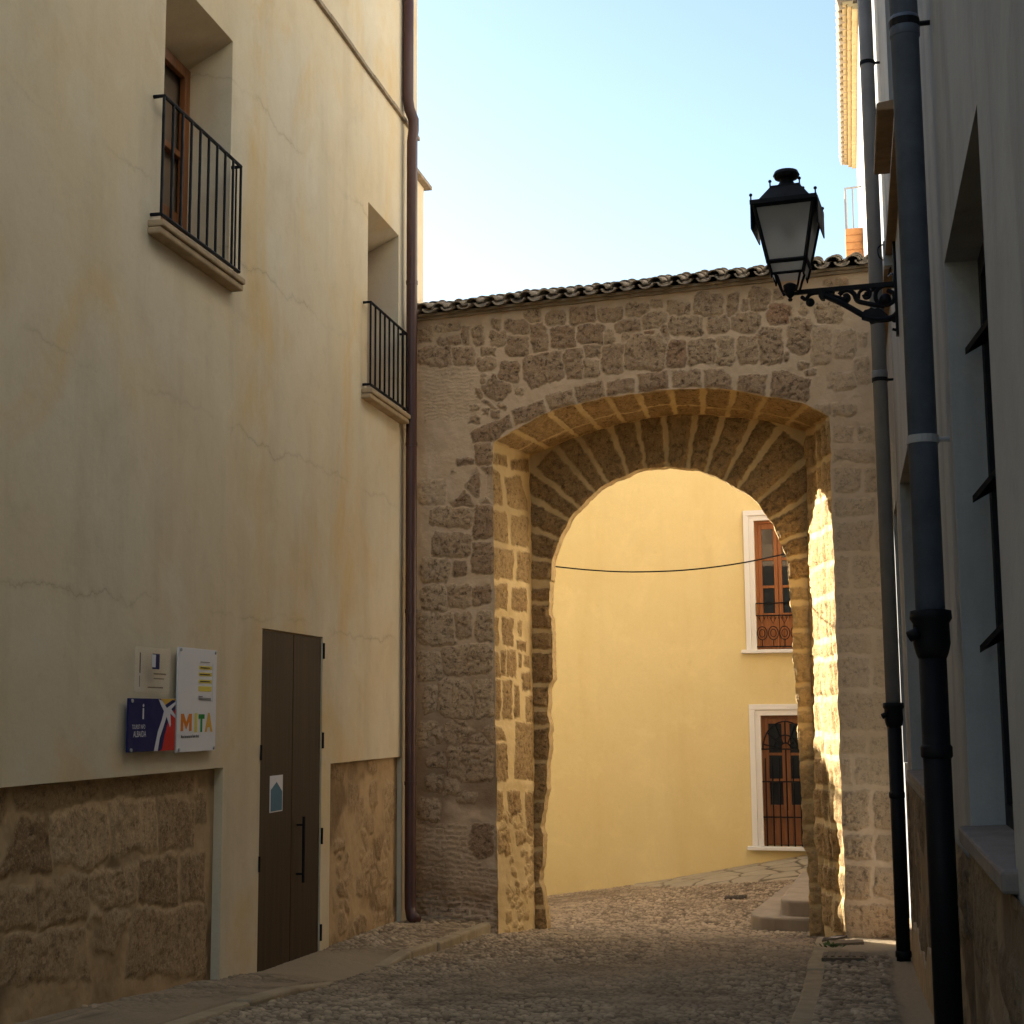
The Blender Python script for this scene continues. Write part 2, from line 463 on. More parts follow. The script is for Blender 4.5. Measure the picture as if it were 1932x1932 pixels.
for b in [(665,860,150,130,40),(560,890,50,70),(525,980,60,45),(525,1050,60,60),(590,1000,50,40),(620,960,90,25,40),(650,1020,50,50),(695,970,60,30,30),(800,885,50,40),(580,790,40,60)]:
    boxA(c5, *b)
for q in [[(510,1130),(740,1020),(770,1110),(640,1195),(520,1195)], [(750,990),(960,930),(985,1010),(780,1090)], [(975,905),(1140,865),(1160,960),(1000,1010)],
          [(1155,850),(1330,805),(1345,915),(1165,955)], [(1350,820),(1520,795),(1535,885),(1355,910)], [(1545,775),(1735,745),(1745,865),(1550,890)]]:
    addA(c5, q, tint=random.uniform(.22, .42), h=1.2)
for q in [[(170,690),(390,690),(400,835),(180,840)], [(415,690),(560,690),(640,750),(640,850),(420,835)], [(690,740),(910,735),(880,895),(670,850)], [(945,700),(1060,690),(1250,760),(1220,950),(915,900)]]:
    addA(c8, q, tint=random.uniform(.3, .5), h=1.1)
for b in [(585,1270,105,135),(605,1460,85,225),(470,1465,175,205),(470,1320,100,50)]: boxA(c5, *b, tint=.25)
for b in [(215,215,170,110),(450,190,210,170),(640,185,90,160),(745,195,60,90),(850,150,160,180),(1190,215,70,80),(1385,250,180,150),(1000,105,100,90),(1440,20,180,60),
          (280,350,250,150),(535,335,165,130),(755,325,210,150),(400,550,230,190),(580,545,130,220),(755,540,160,210),(925,510,190,270),(1160,420,180,260),(1050,590,50,80),(1205,650,90,70),(1250,700,80,60)]:
    boxA(c8, *b, rot=random.uniform(-6, 6), tint=random.uniform(.4, .72))
boxA(c8, 1005, 265, 180, 150, red=.75, tint=.7); boxA(c8, 205, 565, 140, 200, red=.6, tint=.6); boxA(c8, 0, 410, 70, 60, red=.8, tint=.6)
for b in [(1325,500,150,300),(1500,490,150,220),(1640,460,70,90),(1480,780,200,130),(1640,700,110,200),(1500,1000,160,110),(1340,1000,130,90)]: boxA(c8, *b, tint=.7, soft=.45)
# left pier
for b in [(480,235,165,235),(620,240,85,225),(605,460,125,205),(600,700,135,195),(590,940,115,115),(450,760,85,90)]: boxA(c1, *b, tint=random.uniform(.18, .35))
for b in [(270,270,170,150)]: boxA(c1, *b, tint=.65, soft=.5)
for b in [(400,430,275,125),(400,610,245,155),(290,770,180,140),(440,940,145,145),(290,950,155,165),(300,1150,235,205),(470,1130,115,155),(610,1140,105,175),(250,1390,155,175),(500,1350,295,185),(430,1600,215,235),(260,1610,75,175),(600,1610,125,235),(520,1820,325,155),(240,1830,125,145)]:
    boxA(c1, *b, tint=random.uniform(.6, .95), h=1.2)
for b in [(620,240,180,200),(480,230,130,120),(560,430,300,260),(330,420,125,95),(320,580,135,115),(540,690,130,80),(270,770,165,155),(300,250,130,120),(420,600,120,130)]: boxA(c2, *b, tint=random.uniform(.45, .75), h=1.2)
boxA(c2, 640, 990, 165, 225, tint=.12)
y = 850
while y < 1640:                                  # thin brick courses at the foot
    x = 190 + random.uniform(-40, 0); sag = 0
    while x < (560 if 900 < y < 1110 else 760):
        w = random.uniform(70, 150)
        yy = y + (x-190)*.11
        addA(c2, [(x, yy), (min(x+w-9, 765), yy+w*.11), (min(x+w-9, 765), yy+w*.11+random.uniform(25, 33)), (x, yy+random.uniform(25, 33))], tint=random.uniform(.3, .6), h=.35 if y < 1350 else .7, soft=.35 if y < 1350 else 0)
        x += w
    y += 39
# small brick patch, upper left
y = 735
while y < 1050:
    x = 165 + random.uniform(0, 60)
    while x < 500:
        w = random.uniform(70, 130)
        addA(c5, [(x, y), (x+w-8, y-.05*w), (x+w-8, y+15-.05*w), (x, y+15)], tint=.85, h=.18, soft=.62)
        x += w
    y += 24
# right pier: big pale blocks
js = [800, 841, 877, 934, 978, 1045, 1113, 1191, 1236, 1300, 1383, 1426, 1487, 1571, 1629, 1700, 1780]
for a, b in zip(js[:-1], js[1:]):
    m = 1630+random.uniform(-25, 25); e = 1660 + (a-800)*.04
    low = a > 1480
    for x0, x1 in (((1572+(a-900)*.03, m-4), (m+4, e)) if (b-a) < 70 or random.random() < .4 else ((1572+(a-900)*.03, e),)):
        ff.add([(fa(A(*p)), A(*p)[2]) for p in ((x0, a+5), (x1, a+5), (x1, b-5), (x0, b-5))], tint=random.uniform(.65, .85) if not low else random.uniform(.5, .75), soft=.5 if not low else .2, h=.5 if not low else 1.)
zl, zr = A(785, 607)[2], A(1640, 512)[2]; al, ar_ = fa(A(785, 607)), fa(A(1640, 512))
def ztop(a): return zl + (zr-zl)*(a-al)/(ar_-al)
AL = fa(np.array((XL-.42, YF(XL-.42), 0))); AR = fa(np.array((XR(15.3)+.12, YF(.7), 0)))
a, z, Q, dist = sheet_with_hole(AL, AR, -.4, ztop, .0125, OF, pF)
d, mask, tint, red, hh = ff.eval(a, z, seed=100)
rub = (a > fa(A(1575, 1400))) & (z < A(1600, 1500)[2])
h = relief(a, z, d, mask, hh, 100, amp=.015)
stain = sstep(3.6, 1.2, z)*(a < -1)*.75*sstep(.35, .6, fbm(a*2, z*2, o=3, seed=77)) + .25*sstep(.5, .7, fbm(a*1.2, z*1.2, o=4, seed=78))
# erosion low on both piers
er = sstep(2.1, .4, z)
h = h - er*.05*sstep(.45, .75, fbm(a*3, z*3, o=4, seed=55))
h = h*sstep(0, .035, dist)
link('front_wall', np_mesh('front_wall', gate_pts(a, z, pF, h), Q, attrs(mask, tint, red, stain)), M['arch'], gate, True)

# ---- reveal and soffit of the front arch (loft from OF to OR)
NS = 46
S = np.linspace(0, 1, NS)
P = OF[None]*(1-S)[:, None, None] + OR[None]*S[:, None, None]
T = np.gradient(P, axis=1); D = (OR-OF)[None].repeat(NS, 0)
Nn = np.cross(T, D); Nn /= np.linalg.norm(Nn, axis=2)[..., None]
if (Nn[10, 50].dot((1, 0, 0)) < 0): Nn = -Nn          # left jamb must face right
arc = np.r_[0, np.cumsum(np.linalg.norm(np.diff(OF, axis=0), axis=1))]
fl = Field()
LJ = NJ; RJ = NJ+NA-2
# left jamb coordinates: use (s*DEP, z); arch: (arc, 10+s); right jamb: (s*DEP+20, z)
pj, nj = OF[LJ//2], np.cross(OR[LJ//2]-OF[LJ//2], (0, 0, 1.)); nj = _n(nj)
def lj(c, p):
    q = hit(*c(*p), pj, nj); dv = OR[LJ//2]-OF[LJ//2]; dv[2] = 0
    return (q-pj).dot(dv)/dv.dot(dv)*DEP, q[2]
for c, pl in [(c1, [[(670,120),(720,150),(735,350),(670,340)], [(745,170),(850,170),(890,330),(890,400),(760,360)], [(670,380),(760,400),(765,600),(670,580)], [(785,420),(895,430),(895,635),(780,610)],
        [(670,620),(800,640),(800,840),(670,825)], [(820,650),(905,660),(905,860),(820,840)], [(670,870),(765,860),(760,1030),(670,1030)], [(790,880),(885,890),(885,1045),(785,1030)],
        [(670,1080),(710,1080),(710,1260),(670,1260)], [(725,1080),(800,1080),(800,1270),(725,1260)], [(825,1090),(855,1100),(850,1200),(830,1200)], [(815,1220),(880,1230),(880,1300),(820,1290)],
        [(670,1290),(705,1290),(715,1470),(670,1470)], [(715,1290),(748,1290),(748,1450),(715,1450)], [(755,1290),(815,1290),(815,1470),(755,1460)], [(830,1310),(852,1310),(852,1400),(830,1400)], [(865,1320),(905,1320),(905,1410),(865,1400)],
        [(670,1480),(715,1480),(715,1730),(670,1730)], [(725,1490),(790,1480),(790,1730),(725,1730)], [(800,1510),(832,1510),(836,1720),(800,1730)], [(845,1440),(905,1430),(905,1550),(850,1550)], [(870,1580),(925,1580),(925,1760),(870,1760)],
        [(670,20),(760,30),(770,110),(670,90)], [(785,60),(900,60),(905,150),(790,130)]]),
        (c2, [[(735,170),(790,180),(820,290),(740,280)], [(735,300),(820,300),(830,560),(735,580)], [(880,150),(1000,160),(1000,560),(870,560)], [(735,630),(795,640),(800,830),(740,860)], [(820,630),(910,640),(930,820),(830,850)], [(945,640),(1010,640),(1010,1000),(960,980)],
        [(745,900),(840,900),(850,1090),(750,1100)], [(870,880),(960,900),(960,1000),(890,1020)], [(950,1060),(1050,1040),(1050,1150),(960,1160)]])]:
    for p in pl: fl.add([lj(c, q) for q in p], tint=random.uniform(.35, .65), h=.8)
for k in range(46):
    fl.add(rrect(random.uniform(.05, DEP-.05), random.uniform(-.1, 1.25), random.uniform(.1, .28), random.uniform(.06, .14), random.uniform(-25, 25)), tint=random.uniform(.55, .8), h=1., soft=.3)
aA0, aA1 = arc[LJ-1], arc[RJ]
us = [930, 970, 1036, 1088, 1145, 1203, 1265, 1327, 1385, 1446, 1522, 1566]
zz = OF[LJ-1:RJ+1]; pu = np.array([proj(p)[0] for p in zz]); at = [np.interp(u, pu, arc[LJ-1:RJ+1]) for u in us]
for i in range(len(at)-1):
    m = random.uniform(.55, .7)*DEP
    fl.add([(at[i]+.035, 10.02), (at[i+1]-.035, 10.02), (at[i+1]-.03, 10+m-.02), (at[i]+.03, 10+m-.02)], tint=random.uniform(.45, .7), h=.7)
    fl.add([(at[i]+.03, 10+m+.02), (at[i+1]-.03, 10+m+.02), (at[i+1]-.03, 10+DEP-.03), (at[i]+.03, 10+DEP-.03)], tint=random.uniform(.4, .65), h=.7)
jr = [A(1570, v)[2] for v in (786, 860, 930, 994, 1060, 1121, 1203, 1240, 1317, 1388, 1429, 1492, 1560, 1640, 1700, 1775)]
for a_, b_ in zip(jr[:-1], jr[1:]):
    k = random.uniform(.35, .65)*DEP
    low = b_ < 1.6
    if random.random() < .55:
        fl.add([(20.0, a_-.03), (20+k-.02, a_-.03), (20+k-.02, b_+.03), (20.0, b_+.03)], tint=random.uniform(.65, .95) if not low else .55)
        fl.add([(20+k+.02, a_-.03), (20+DEP, a_-.03), (20+DEP, b_+.03), (20+k+.02, b_+.03)], tint=random.uniform(.6, .9) if not low else .5)
    else:
        fl.add([(20.0, a_-.03), (20+DEP, a_-.03), (20+DEP, b_+.03), (20.0, b_+.03)], tint=random.uniform(.65, .95) if not low else .5)
nt = P.shape[1]
X = np.zeros((NS, nt)); Yy = np.zeros((NS, nt))
i = np.arange(nt)
X[:, :LJ] = S[:, None]*DEP; Yy[:, :LJ] = P[:, :LJ, 2]
X[:, LJ:RJ] = arc[None, LJ:RJ]; Yy[:, LJ:RJ] = 10+S[:, None]*DEP
X[:, RJ:] = 20+S[:, None]*DEP; Yy[:, RJ:] = P[:, RJ:, 2]
xr, yr = X.ravel(), Yy.ravel()
d, mask, tint, red, hh = fl.eval(xr, yr, warp=.02, seed=300)
h = relief(xr, yr, d, mask, hh, 300, amp=.016, rough=.012, pits=.016)
rj = (xr > 19)
streak = fbm((xr-20)*14, yr*1.3, o=4, seed=41)-.5
h = np.where(rj, h + .08*streak*(1+1.5*sstep(1.9, .6, yr)), h)
h = h*np.minimum(sstep(0, .05, S), sstep(1, .93, S))[:, None].repeat(nt, 1).ravel()
V = P.reshape(-1, 3) + Nn.reshape(-1, 3)*h[:, None]
stain = .25*sstep(.45, .7, fbm(xr*1.7, yr*1.7, o=4, seed=91))
tint = np.where(rj, np.clip(tint+1.3*streak, -.2, 1.2), tint)  # streaks put into the right jamb's colour stand in for relief shadows
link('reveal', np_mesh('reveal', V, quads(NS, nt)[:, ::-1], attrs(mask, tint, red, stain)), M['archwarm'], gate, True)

# ---- inner ring, radial voussoirs
fr = Field()
ctr = K(1265, 1098); ca, cz = fa(ctr), ctr[2]
r0 = (K(1485, 1098)-K(1265, 1098)).dot(eF); 
angs = [178]
while angs[-1] > 4: angs.append(angs[-1]-random.uniform(8.0, 12.5))
for a0, a1 in zip(angs[:-1], angs[1:]):
    g0, g1 = R_(a0-.7), R_(a1+.7)
    ro = 1.62
    fr.add([(ca+r0*.97*math.cos(g0), cz+r0*.97*math.sin(g0)), (ca+ro*r0*math.cos(g0-.008), cz+ro*r0*math.sin(g0-.008)), (ca+ro*r0*math.cos(g1+.008), cz+ro*r0*math.sin(g1+.008)), (ca+r0*.97*math.cos(g1), cz+r0*.97*math.sin(g1))], tint=random.uniform(.28, .5))
v = 1105
while v < 1760:
    hgt = random.uniform(28, 75)
    for u0, u1 in ((985, 1045), (1484+(v-1100)*.05, 1545+(v-1100)*.05)):
        fr.add([(fa(K(*p)), K(*p)[2]) for p in ((u0, v+4), (u1, v+4), (u1, v+hgt-4), (u0, v+hgt-4))], tint=random.uniform(.25, .45) if u0 < 1300 else random.uniform(.42, .6), soft=0 if u0 < 1300 else .3)
    v += hgt
a, z, Q, dist = sheet_with_hole(fa(K(960, 1300)), fa(K(1575, 1300)), -.4, K(1250, 745)[2], .0125, OC, pK)
d, mask, tint, red, hh = fr.eval(a, z, warp=.018, seed=500)
h = relief(a, z, d, mask, hh, 500, amp=.02, rough=.015, pits=.02)*sstep(0, .04, dist)
stain = .35*sstep(.45, .7, fbm(a*1.7, z*1.7, o=4, seed=95))
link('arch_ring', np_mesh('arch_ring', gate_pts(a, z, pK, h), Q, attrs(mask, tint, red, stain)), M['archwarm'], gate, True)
# its thickness, and the back of the gateway
NS2 = 14; S2 = np.linspace(0, 1, NS2)
P2 = OC[None] + (S2*TH)[:, None, None]*nF[None, None, :]
k = np.arange(P2.shape[1])*.0125
xx, yy = np.meshgrid(k, S2*TH)
hh2 = .02*2*(fbm(xx*9, yy*9, o=4, seed=61)-.5)*np.minimum(sstep(0, .1, S2), 1)[:, None]
T2 = np.gradient(P2, axis=1); N2 = np.cross(T2, nF); N2 /= np.linalg.norm(N2, axis=2)[..., None]
P2 = P2 + N2*hh2[..., None]; n = P2.shape[0]*P2.shape[1]
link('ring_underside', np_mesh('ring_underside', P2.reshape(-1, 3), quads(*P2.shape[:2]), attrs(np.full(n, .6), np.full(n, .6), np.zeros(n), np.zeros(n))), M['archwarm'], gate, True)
pB = pK + nF*TH
OB = OC + nF*TH
a, z, Q, dist = sheet_with_hole(AL, AR, -.6, ztop, .05, OB, pB)
n = len(a)
link('back_wall', np_mesh('back_wall', gate_pts(a, z, pB, np.zeros(n)), Q[:, ::-1], attrs(sstep(.4, .6, fbm(a*3, z*3, seed=5)), np.full(n, .5), np.zeros(n), np.zeros(n))), M['arch'], gate, True)
# cornice under the tiles and barrel tiles
mb = MB()
def gp(a, dn, z): return pF*np.array((1, 1, 0)) + eF*a + nF*dn + np.array((0, 0, z))
A0, A1 = AL+.08, AR-.1
nseg = 40
for (d0, za, zb) in ((-.035, 0.0, .03), (-.065, .032, .06)):
    for i in range(nseg):
        q0 = A0+(A1-A0)*i/nseg; q1 = A0+(A1-A0)*(i+1)/nseg
        j0, j1 = .010*math.sin(i*1.7), .010*math.sin(i*1.7+1.7)
        mb.add([gp(q0, d0+j0, ztop(q0)+za), gp(q1, d0+j1, ztop(q1)+za), gp(q1, d0+j1, ztop(q1)+zb), gp(q0, d0+j0, ztop(q0)+zb),
                gp(q0, .6, ztop(q0)+za), gp(q1, .6, ztop(q1)+za), gp(q1, .6, ztop(q1)+zb), gp(q0, .6, ztop(q0)+zb)],
               [(0,1,2,3), (1,0,4,5), (2,6,7,3)])
mb.build('cornice', M['trim'], gate)
mb = MB()
pitch = .205; slope = math.tan(R_(17)); tot = DEP+TH
def tile(a, dn0, dn1, z0, z1, r0, r1, up):
    vs = []; sg = 8
    for (dn, zz_, r) in ((dn0, z0, r0), (dn1, z1, r1)):
        for rr in (r, r-.016):
            for k in range(sg+1):
                g = math.pi*k/sg
                vs.append(gp(a-rr*math.cos(g), dn, zz_ + (rr*math.sin(g)*.8 if up else -rr*math.sin(g)*.7)))
    m = sg+1; fs = []
    for k in range(sg):
        fs += [(k, k+1, 2*m+k+1, 2*m+k), (m+k+1, m+k, 3*m+k, 3*m+k+1), (k+1, k, m+k, m+k+1), (2*m+k, 2*m+k+1, 3*m+k+1, 3*m+k)]
    fs += [(0, 2*m, 3*m, m), (m-1, 2*m-1, 4*m-1, 3*m-1)]
    mb.add(vs, fs)
na = int((A1-A0)/pitch)
for i in range(na+1):
    aa = A0 + .05 + i*pitch
    jz = random.uniform(-.012, .012); ja = random.uniform(-.012, .012); jd = random.uniform(-.03, .03)
    zb = ztop(aa)+.085
    for row in range(2):
        d0 = -.17 + row*.36 + jd; d1 = d0 + .44
        z0 = zb + (d0+.17)*slope + row*.012 + jz; z1 = zb + (d1+.17)*slope + jz
        tile(aa+ja, d0, d1, z0, z1, .080, .066, True)
        tile(aa+pitch/2, d0-.02, d1, z0-.002-jz, z1-.002-jz, .080, .062, False)
        e0, e1 = tot+.12-row*.36, tot+.12-row*.36-.44
        tile(aa, e0, e1, z0, z1, .080, .066, True)
        tile(aa+pitch/2, e0, e1, z0-.002, z1-.002, .080, .062, False)
mb.build('tile_coping', M['tile'], gate, True)
mb = MB()
pts = [gp(A0, tot/2, ztop(A0)+.10), gp(A1, tot/2, ztop(A1)+.10)]
mb.add([gp(A0, -.05, ztop(A0)+.062), gp(A1, -.05, ztop(A1)+.062), gp(A1, tot/2, ztop(A1)+.26), gp(A0, tot/2, ztop(A0)+.26), gp(A0, tot+.03, ztop(A0)+.062), gp(A1, tot+.03, ztop(A1)+.062)], [(0,1,2,3), (3,2,5,4)])
mb.tube([gp(A0, tot/2, ztop(A0)+.27), gp(A1, tot/2, ztop(A1)+.27)], .08, 10)
mb.build('ridge', M['tile'], gate, False)

# ------------------------------------------------------------------ ground
GY = np.array([-30, 4, 9, 10.5, 11.4, 12.8, 15.3, 16.5, 17.5])
GZ = np.array([1.2, .75, .46, .335, .26, .17, .03, -.06, -.12])
PY = np.array([-30, 4, 8.7, 10.55, 11.4, 12.8, 15.3, 16.2]); PZ = np.array([1.3, .85, .55, .385, .315, .265, .17, .14])
def street(x, y):
    g = np.interp(y, GY, GZ)
    far = np.interp(x, [-9, -4.34, -2.6, -.4, .6], [-.8, -.43, -.18, .25, .4])
    t = np.clip((y-17.5)/5., 0, 1.2)
    return g*(1-t) + far*t
def pav(y): return np.interp(y, PY, PZ)
def cells(x, y, sx, sy, seed):
    gx, gy = x/sx, y/sy
    ix, iy = np.floor(gx), np.floor(gy)
    f1 = np.full(x.shape, 9.); f2 = np.full(x.shape, 9.); idd = np.zeros(x.shape)
    for dx in (-1, 0, 1):
        for dy in (-1, 0, 1):
            jx = ix+dx; jy = iy+dy
            h1 = _hash(jx, jy, jx*0, seed); h2 = _hash(jx, jy, jx*0+1, seed); h3 = _hash(jx, jy, jx*0+2, seed)
            d = np.sqrt(((jx+.02+.96*h1-gx)*sx)**2 + ((jy+.02+.96*h2-gy)*sy)**2)
            n = d < f1
            f2 = np.where(n, f1, np.minimum(f2, d)); idd = np.where(n, h3, idd); f1 = np.where(n, d, f1)
    return f1, f2, idd
def pebbles(x, y, seed, amt=1., sx=.058, sy=.046):
    f1, f2, idd = cells(x + .02*(fbm(x*9, y*9, o=2, seed=2)-.5), y, sx, sy, seed)
    e = f2-f1
    bury = sstep(.46, .70, fbm(x*1.1, y*1.1, o=4, seed=seed+5))*.45
    m = sstep(.003, .013, e)*(1-bury*sstep(.3, .9, idd))
    dome = np.sqrt(np.clip(1-(f1/.042)**2, 0, 1))
    h = amt*(.022*m*(.35+.65*dome)*(.5+.8*idd) + .004*(fbm(x*30, y*30, o=2, seed=7)-.5)) + .03*(fbm(x*.9, y*.9, o=3, seed=8)-.5)
    return h, m, idd
def cobble_mat():
    t = NT('cobbles')
    n = t.noise(4, 6, .6); n2 = t.noise(60, 4, .6)
    f = t.math('ADD', t.math('MULTIPLY', t.attr('tint'), .75), t.math('MULTIPLY', t.math('SUBTRACT', n, .5), 1.1))
    peb = t.mix(t.math('MINIMUM', t.math('MAXIMUM', f, 0.), 1.), (.13, .09, .052), (.68, .53, .345))
    earth = t.mix(t.rng(n, .4, .8), (.045, .030, .016), (.20, .14, .08))
    c = t.mix(t.attr('mask'), earth, peb)
    c = t.mix(t.attr('stain'), c, t.mix(t.rng(n2, .35, .65), (.34, .255, .155), (.44, .34, .22)))
    c = t.mix(t.rng(n2, .4, .7, 0, .2), c, (.08, .06, .04))
    return t.done(c, .8, .3, 0, t.bump(n2, .35, .01))
M['cob'] = cobble_mat()
XKL = lambda y: np.interp(y, [-30, 9.5, 12.5, 15.6, 16], [-3.72, -3.72, -3.70, -3.57, -3.55])
XKR = lambda y: np.interp(y, [-30, 9.5, 15.1, 15.6], [-.29, -.29, -.20, -.19])
yrow = np.r_[np.linspace(-4.3, 8.4, 20), np.arange(8.5, 12.4, .011), np.arange(12.4, 16.8, .015), np.arange(16.8, 23.6, .03)]
xcol = np.linspace(-4.4, .7, 520); GY[0] = -4.3
gx, gy = np.meshgrid(xcol, yrow); gx, gy = gx.ravel(), gy.ravel()
h, m, idd = pebbles(gx, gy, 11)
fade = (gy > 8.45)
gz = street(gx, gy) + h*fade
gut = sstep(.25, .0, gx-XKL(gy)) * (gy < 15.5)                       # earth packed against the kerb
gz = gz + .012*gut
# under the pavements the street drops out of sight
und = ((gx < XKL(gy)-.05) | ((gx > XKR(gy)+.06) & (gy < 15.1))) & (gy < 15.55)
gz = np.where(und, gz-.12, gz)
patch = sstep(.52, .75, fbm(gx*.8+3, gy*.8, o=4, seed=31))*.35*(gy > 8)
tag(link('street', np_mesh('street', np.stack([gx, gy, gz], 1), quads(len(yrow), len(xcol)), dict(mask=m, tint=idd, stain=patch)), M['cob'], None, True), kind='structure')
# a wide base out to the horizon
mb = MB(); mb.box(-600, 600, -600, 900, -3, -1.2)
tag(mb.build('ground', M['earth']), kind='structure')
mb = MB(); mb.box(-40, 30, -60, -4.2, -1.19, 1.15)
tag(mb.build('square', M['earth']), kind='structure')
# ground of the side lane beyond the gateway, to the left
xs = np.linspace(-30, -4.58, 60); ys = np.linspace(17.3, 23.4, 30)
x2, y2 = np.meshgrid(xs, ys); x2, y2 = x2.ravel(), y2.ravel()
n = len(x2)
tag(link('lane', np_mesh('lane', np.stack([x2, y2, street(x2, y2)], 1), quads(30, 60), dict(mask=np.full(n, .5), tint=np.full(n, .6), stain=np.full(n, .6))), M['cob']), kind='structure')
# left pavement
def kt1(y): return np.interp(y, PY, PZ)-.012-.05*np.clip(1-(y-12.3)/.7, 0, 1)
def kt2(y): return np.interp(y, GY, GZ)+.06*np.clip(np.minimum(1, 11.4-y), .15, 1)
yr_ = np.r_[np.linspace(-4.3, 8.4, 12), np.arange(8.5, 15.75, .014)]; nxp = 74
t_ = np.r_[np.linspace(0, 1, nxp-1), 1.0]
t_, y3 = np.meshgrid(t_, yr_)
ap = sstep(11.12, 11.22, y3)*sstep(12.36, 12.26, y3)                # the ramp in front of the door runs out over the kerb line
xe = XKL(y3)-.10+.14*ap
x3 = -4.6 + t_*(xe+4.6); t_, ap = t_.ravel(), ap.ravel(); x3, y3 = x3.ravel(), y3.ravel()
h, m, idd = pebbles(x3, y3, 23, 1.15, .068, .058)
apron = sstep(10.7, 11.3, y3)*sstep(13.2+.3*np.sin(x3*9), 12.5, y3)
smoothp = np.maximum(apron, sstep(10.9, 10.3, y3)*(.35+.5*sstep(.4, .6, fbm(x3*2, y3*2, seed=15))))
ke = np.where(y3 > 11.7, kt1(y3), kt2(y3)); ke = ke*(1-ap) + (np.interp(y3, GY, GZ)+.006)*ap
bl = sstep(.45, .97, t_)
tz = pav(y3)*(1-bl) + (ke+.002)*bl + h*(1-.85*smoothp)*(1-.6*bl)
skirt = np.zeros((len(yr_), nxp)); skirt[:, -1] = .3; tz = tz - skirt.ravel()
tag(link('pavement', np_mesh('pavement', np.stack([x3, y3, tz], 1), quads(len(yr_), nxp), dict(mask=m*(1-smoothp), tint=idd, stain=np.maximum(smoothp*.8, .15*(fbm(x3, y3, seed=3))))), M['cob'], None, True), kind='structure')
# kerbs
def kerb(name, xf, ys, top, w, drop):
    mb = MB()
    for y0, y1 in zip(ys[:-1], ys[1:]):
        y1 -= .012
        jj = random.uniform(-.012, .012)
        A_ = [(xf(y0)+jj, y0), (xf(y1)+jj, y1), (xf(y1)+jj-w, y1), (xf(y0)+jj-w, y0)]
        zt = [top(y0), top(y1)]
        zj = random.uniform(-.008, .008)
        mb.add([(x, y, -.3) for x, y in A_] + [(A_[0][0], A_[0][1], zt[0]+zj), (A_[1][0], A_[1][1], zt[1]+zj), (A_[2][0], A_[2][1], zt[1]+zj), (A_[3][0], A_[3][1], zt[0]+zj)],
               [(0,1,5,4), (1,2,6,5), (2,3,7,6), (3,0,4,7), (4,5,6,7)])
    return tag(mb.build(name, M['kerb'], bevel=.02), kind='structure')
kerb('kerb', XKL, [12.3, 13.0, 13.75, 14.45, 15.05, 15.62], lambda y: float(kt1(y)), .13, 0)
kerb('kerb', XKL, [-4, -1, 2, 4, 7, 8.2, 9.3, 10.2, 11.2], lambda y: float(kt2(y)), .13, 0)
kerb('kerb', lambda y: XKR(y)+.13, [-4, -1, 2, 4.5, 6.5, 7.6, 8.5, 9.3, 10.0, 10.9, 11.7, 12.6, 13.4, 14.3, 15.15], lambda y: float(np.interp(y, GY, GZ))+.045+.05*float(np.interp(y, [11, 14.5], [0, 1])), .16, 0)
# right pavement
xc = np.linspace(0, 1, 50); yr_ = np.r_[np.linspace(-4.3, 8.4, 12), np.arange(8.5, 15.5, .016)]
t3, y3 = np.meshgrid(xc, yr_); x3 = (XKR(y3)+.11) + t3*(XR(y3)+.1-XKR(y3)-.11); x3, y3, t3 = x3.ravel(), y3.ravel(), t3.ravel()
h, m, idd = pebbles(x3, y3, 29, 1.1, .07, .05)
sm = np.maximum(sstep(13.6, 14.2, y3), sstep(.55, .65, t3+.12*(fbm(x3*3, y3*2, seed=9)-.5))*.9)
tag(link('pavement', np_mesh('pavement', np.stack([x3, y3, np.interp(y3, GY, GZ)+.035+.055*np.interp(y3, [11, 14.5], [0, 1])+h*(1-.8*sm)], 1), quads(len(yr_), 50), dict(mask=m*(1-sm), tint=idd, stain=sm*.9)), M['cob'], None, True), kind='structure')

# ------------------------------------------------------------------ walls with openings
def wall_mesh(mb, to3, y0, y1, z0, z1, holes):
    ys = sorted({y0, y1, *[h[0] for h in holes], *[h[1] for h in holes]}); zs = sorted({z0, z1, *[h[2] for h in holes], *[h[3] for h in holes]})
    for ya, yb in zip(ys[:-1], ys[1:]):
        for za, zb in zip(zs[:-1], zs[1:]):
            yc, zc = (ya+yb)/2, (za+zb)/2
            if any(h[0] < yc < h[1] and h[2] < zc < h[3] for h in holes): continue
            mb.add([to3(ya, za, 0), to3(yb, za, 0), to3(yb, zb, 0), to3(ya, zb, 0)], [(0, 1, 2, 3)])
    for h in holes:
        ya, yb, za, zb, dp = h[:5]; dr = h[5] if len(h) > 5 else 0   # dr: how far the head drops inwards
        f = [to3(ya, za, 0), to3(yb, za, 0), to3(yb, zb, 0), to3(ya, zb, 0)]
        b = [to3(ya, za, dp), to3(yb, za, dp), to3(yb, zb-dr, dp), to3(ya, zb-dr, dp)]
        mb.add(f+b, [(0,1,5,4), (1,2,6,5), (2,3,7,6), (3,0,4,7)])
def toL(y, z, d): return (XL-d, y, z)
def toR(y, z, d): return (XR(y)+d, y, z)

